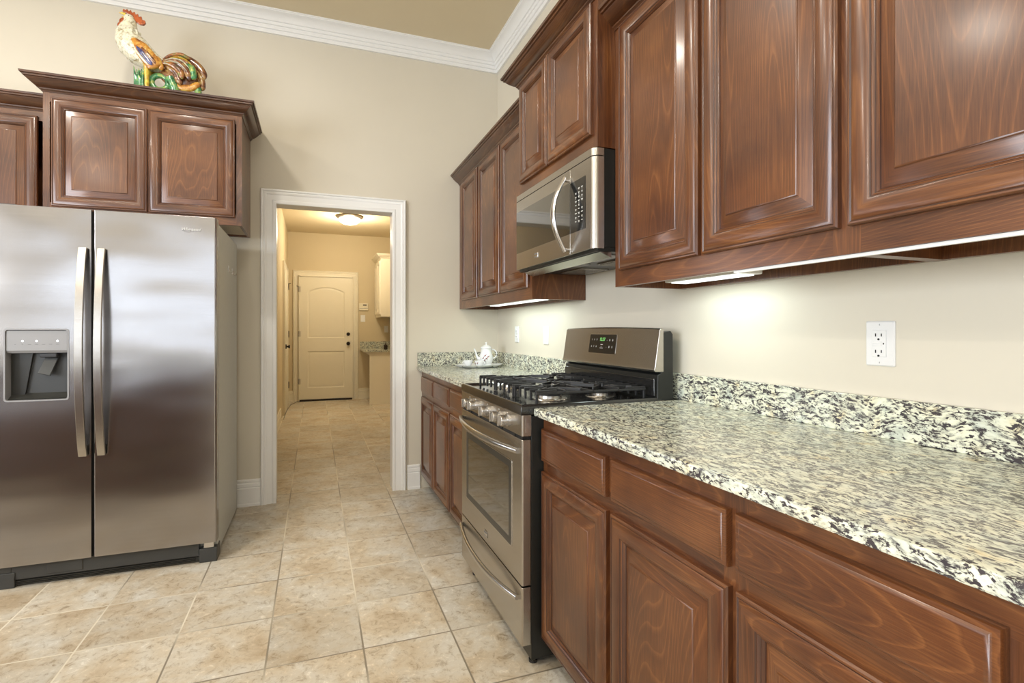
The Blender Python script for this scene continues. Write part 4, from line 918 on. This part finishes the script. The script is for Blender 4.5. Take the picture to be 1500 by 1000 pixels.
cup((1.122, 3.452, TZ + 0.0085), 'small white flowered teacup at the front of the tray', -60)

# ------------------------------------------------------------------ hall beyond the doorway
# far door
t = thing('door_1', 'cream two-panel arched interior door at the end of the hall', 'door', (-0.237, HY1 - 0.002, 0)); t['kind'] = 'structure'
dw, dh = 0.842, 2.073
def loop_arch(x0, x1, z0, z1, rise, y, n=14):
    P = [(x0, y, z0), (x1, y, z0)]
    for k in range(n + 1):
        u = k / n; P.append((x1 + (x0 - x1) * u, y, z1 + rise * (1 - (2 * u - 1) ** 2)))
    return P
def panel_rings(mb, x0, x1, z0, z1, rise, y):
    L = []
    for i, yy in ((0, 0), (0.012, 0.010), (0.022, 0.011), (0.045, 0.004)): L.append(loop_arch(x0 + i, x1 - i, z0 + i, z1 - i, rise, y + yy))
    mb.rings(L, cap0=False, cap1=True)
mb = MB(); yf = -0.040
# front face of the door around the two panels, as strips
px_0, px_1 = 0.125, dw - 0.125; za0, za1, zb0, zb1, rise = 0.22, 0.83, 1.05, 1.83, 0.075
mb.box(0, px_0, yf, -0.004, 0.03, dh); mb.box(px_1, dw, yf, -0.004, 0.03, dh)
mb.box(px_0, px_1, yf, -0.004, 0.03, za0); mb.box(px_0, px_1, yf, -0.004, za1, zb0)
top = [(px_0, dh)] + [(px_0 + (px_1 - px_0) * k / 14, zb1 + rise * (1 - (2 * k / 14 - 1) ** 2)) for k in range(15)] + [(px_1, dh)]
mb.prism(top, yf, -0.004, 'xz')
panel_rings(mb, px_0, px_1, za0, za1, 0, yf); panel_rings(mb, px_0, px_1, zb0, zb1, rise, yf)
mb.build('door_leaf', M['creamtrim'], t)
MB().box(0, dw, -0.06, -0.004, 0.0, 0.028).build('threshold', M['bronze'], t)
for z, r_ in ((1.115, 0.030), (0.955, 0.031)):
    k_ = MB().lathe([(0.0, -0.012), (r_, -0.012), (r_, -0.004), (r_ - 0.004, 0)], 22, (dw - 0.065, yf, z), 'y').build('rosette' if z > 1 else 'door_knob', M['bronze'], t)
    MB().lathe([(0.0, -0.012), (0.012, -0.012), (0.012, -0.03), (0.026, -0.038), (0.028, -0.052), (0.018, -0.062), (0, -0.064)] if z < 1 else [(0, -0.012), (0.016, -0.012), (0.014, -0.022), (0, -0.024)], 20, (dw - 0.065, yf, z), 'y').build('knob' if z < 1 else 'deadbolt', M['bronze'], k_)
for z in (1.86, 1.12, 0.33):
    m = MB(); m.tube([(-0.006, yf - 0.004, z - 0.05), (-0.006, yf - 0.004, z + 0.05)], 0.007, 10); m.box(-0.02, 0.01, yf - 0.002, yf + 0.004, z - 0.045, z + 0.045)
    if z > 1.5: m.tube([(-0.006, yf - 0.006, z + 0.045), (-0.045, yf - 0.03, z + 0.05)], 0.005, 8)
    m.build('hinge', M['bronze'], t)
mb = MB(); cas2 = [(o * 0.95, w) for o, w in cas]
mb.sweep([(-0.245, 0), (-0.245, 2.085), (0.613, 2.085), (0.613, 0)], cas2, lambda u, v, w: (u, HY1 - 0.001 - w, v), side=1)
mb.box(-0.249, -0.2375, HY1 - 0.06, HY1 - 0.001, 0, 2.09); mb.box(0.6055, 0.617, HY1 - 0.06, HY1 - 0.001, 0, 2.09); mb.box(-0.249, 0.617, HY1 - 0.06, HY1 - 0.001, 2.075, 2.09)
struct(mb.build('trim_3', M['creamtrim']), 'cream casing around the hall end door', 'door casing')
# side door in the hall's left wall
t = thing('door_2', 'cream door in the left wall of the hall, seen edge-on', 'door', (HX0 + 0.001, 8.45, 0), -90); t['kind'] = 'structure'
t.rotation_euler = (0, 0, R(90)); t.location = (HX0 + 0.001, 7.62, 0)
mb = MB(); dw2 = 0.83
mb.box(0, dw2, -0.030, 0, 0.012, 2.04)
for (a, b, c, d_) in ((0.12, dw2 - 0.12, 0.2, 0.85), (0.12, dw2 - 0.12, 1.02, 1.86)):
    mb.rings([rect(a + i, b - i, c + i, d_ - i, -0.030 - yy) for i, yy in ((0, 0), (0.012, 0.006), (0.03, 0.008), (0.05, 0.004))], cap0=False)
mb.build('door_leaf', M['creamtrim'], t)
MB().lathe([(0, -0.09), (0.022, -0.088), (0.028, -0.074), (0.012, -0.060), (0.012, -0.046), (0.032, -0.042), (0.032, -0.030)], 18, (0.075, 0, 0.95), 'y').build('door_knob', M['bronze'], t)
for z in (1.86, 1.12, 0.33):
    m = MB(); m.tube([(dw2 + 0.006, -0.036, z - 0.05), (dw2 + 0.006, -0.036, z + 0.05)], 0.008, 10)
    if z > 1.5: m.tube([(dw2 + 0.006, -0.036, z + 0.045), (dw2 - 0.03, -0.07, z + 0.05)], 0.005, 8)
    m.build('hinge', M['bronze'], t)
mb = MB(); mb.sweep([(7.605, 0), (7.605, 2.055), (8.465, 2.055), (8.465, 0)], cas2, lambda u, v, w: (HX0 + 0.001 + w, u, v), side=1)
struct(mb.build('trim_4', M['creamtrim']), 'cream casing around the hall side door', 'door casing')
# flush ceiling lamp
t = thing('ceiling_light', 'round flush ceiling light with glowing white glass bowl in the hall', 'ceiling light', (0.47, 7.45, HC))
MB().lathe([(0, 0), (0.10, 0), (0.185, -0.002), (0.190, -0.014), (0.175, -0.026), (0.150, -0.040), (0.0, -0.040)], 40).build('canopy', M['greyplastic'] if False else simple('brushed_nickel', (0.28, 0.24, 0.19), 0.3, metal=0.8), t)
MB().lathe([(0.150, -0.0402), (0.146, -0.060), (0.128, -0.085), (0.095, -0.106), (0.05, -0.118), (0.0, -0.121)], 40).build('glass_bowl', M['lamp'], t)
pl = bpy.data.lights.new('hall_lamp', 'POINT'); pl.energy = 34; pl.color = (1.0, 0.86, 0.62); pl.shadow_soft_size = 0.12
po = bpy.data.objects.new('hall_lamp', pl); col.objects.link(po); po.location = (0, 0, -0.26); po.parent = t
# thermostat panel and switch
t = thing('security_keypad', 'white wall keypad with small display right of the hall door', 'keypad', (0.798, HY1 - 0.001, 1.585))
MB().box(-0.075, 0.075, -0.022, 0, -0.062, 0.062).build('case', M['creamtrim'], t, bevel=0.004)
MB().box(-0.012, 0.050, -0.0235, -0.0218, 0.020, 0.040).build('display', M['darkplastic'], t)
MB().box(-0.070, 0.070, -0.0232, -0.0218, -0.030, -0.026).build('cover_seam', M['print_shadow'], t)
t = thing('light_switch', 'cream light switch under the keypad at the hall end', 'switch', (0.787, HY1 - 0.001, 1.385)); plate(t, 0.078, 0.118)
MB().box(-0.008, 0.008, -0.012, -0.0055, -0.014, 0.014).build('toggle', M['white'], t)
# built-in desk with granite top
t = thing('hall_desk_cabinet', 'cream painted cabinet end carrying a granite top at the hall right', 'cabinet', (0.82, 8.15, 0))
MB().box(0, 0.679, 0, 0.018, 0.0, 0.835).build('end_panel', M['creamtrim'], t)
MB().box(0.30, 0.679, 0.018, 0.796, 0.10, 0.835).build('body', M['creamtrim'], t)
MB().box(-0.004, 0.679, -0.010, -0.0005, 0.0, 0.022).build('shoe_moulding', M['creamtrim'], t)
m = MB(); m.prism([(-0.075, 0.835), (0.0, 0.835), (0.0, 0.78), (-0.012, 0.79)], 0.0, 0.018, 'xz'); m.build('apron', M['creamtrim'], t)
t = thing('countertop', 'speckled granite top on the cream cabinet at the hall right', 'countertop', (0.82, 8.15, 0))
m = MB(); m.box(-0.085, 0.679, -0.03, 0.796, 0.8355, 0.869); m.build('slab', M['granite'], t, bevel=0.003)
m = MB(); m.box(-0.085, 0.679, 0.776, 0.796, 0.8695, 0.985); m.box(0.659, 0.679, -0.03, 0.7755, 0.8695, 0.985); m.build('backsplash', M['granite'], t, bevel=0.002)
t = thing('soap_dispenser', 'small dark pump dispenser on the hall granite top', 'dispenser', (1.085, 8.27, 0.8695))
MB().lathe([(0, 0), (0.03, 0), (0.032, 0.01), (0.03, 0.07), (0.014, 0.085), (0.012, 0.095), (0, 0.095)], 18).build('bottle', M['bronze'], t)
m = MB(); m.tube([(0, 0, 0.095), (0, 0, 0.125), (-0.04, 0, 0.125)], 0.005, 8); m.build('pump', M['bronze'], t)
t = upper('hall_cabinet', 'cream painted wall cabinet high on the hall right side', (HX1, 8.90, 0), -90, 0.70, 1.40, 2.33, 0.50, [(0.02, 0.335), (0.345, 0.68)], 1.44, 2.30, [(0, -0.50), (0.70, -0.50), (0.70, 0)], 2.33, mats=(M['creamtrim'],) * 3)
t = thing('wall_outlet', 'cream outlet above the hall granite top', 'outlet', (1.185, HY1 - 0.001, 1.20)); plate(t)
for c in (0.0195, -0.0195): MB().lathe([(0.0, -0.0085), (0.0165, -0.0085), (0.0172, -0.005)], 16, (0, 0, c), 'y').build('receptacle', M['white'], t)
# a cable along the hall floor corner
m = MB(); m.tube([(HX0 + 0.03, 7.2, 0.004), (HX0 + 0.032, 7.9, 0.004), (HX0 + 0.06, 8.55, 0.004), (HX0 + 0.14, 8.86, 0.004), (-0.22, 8.84, 0.004)], 0.004, 8)
tag(m.build('floor_cable', M['darkplastic']), 'thin dark cable lying along the hall floor corner', 'cable')

# ------------------------------------------------------------------ kitchen island (outside the frame, mirrored in the refrigerator)
t = thing('kitchen_island', 'brown wooden kitchen island cabinet, seen as reflection in the refrigerator', 'island', (-2.75, 0.55, 0))
MB().box(0, 2.02, 0, 0.80, 0.0, 0.884).build('body', M['wood'], t)
for k in range(4): door(t, 0.03 + k * 0.5, 0.11, 0.46, 0.72, 0.0)
tag(MB().box(-0.03, 2.05, -0.03, 0.83, 0.8845, 0.915).build('countertop', M['granite'], None, bevel=0.003, loc=(-2.75, 0.55, 0)), 'granite countertop of the kitchen island, mirrored in the refrigerator', 'countertop')
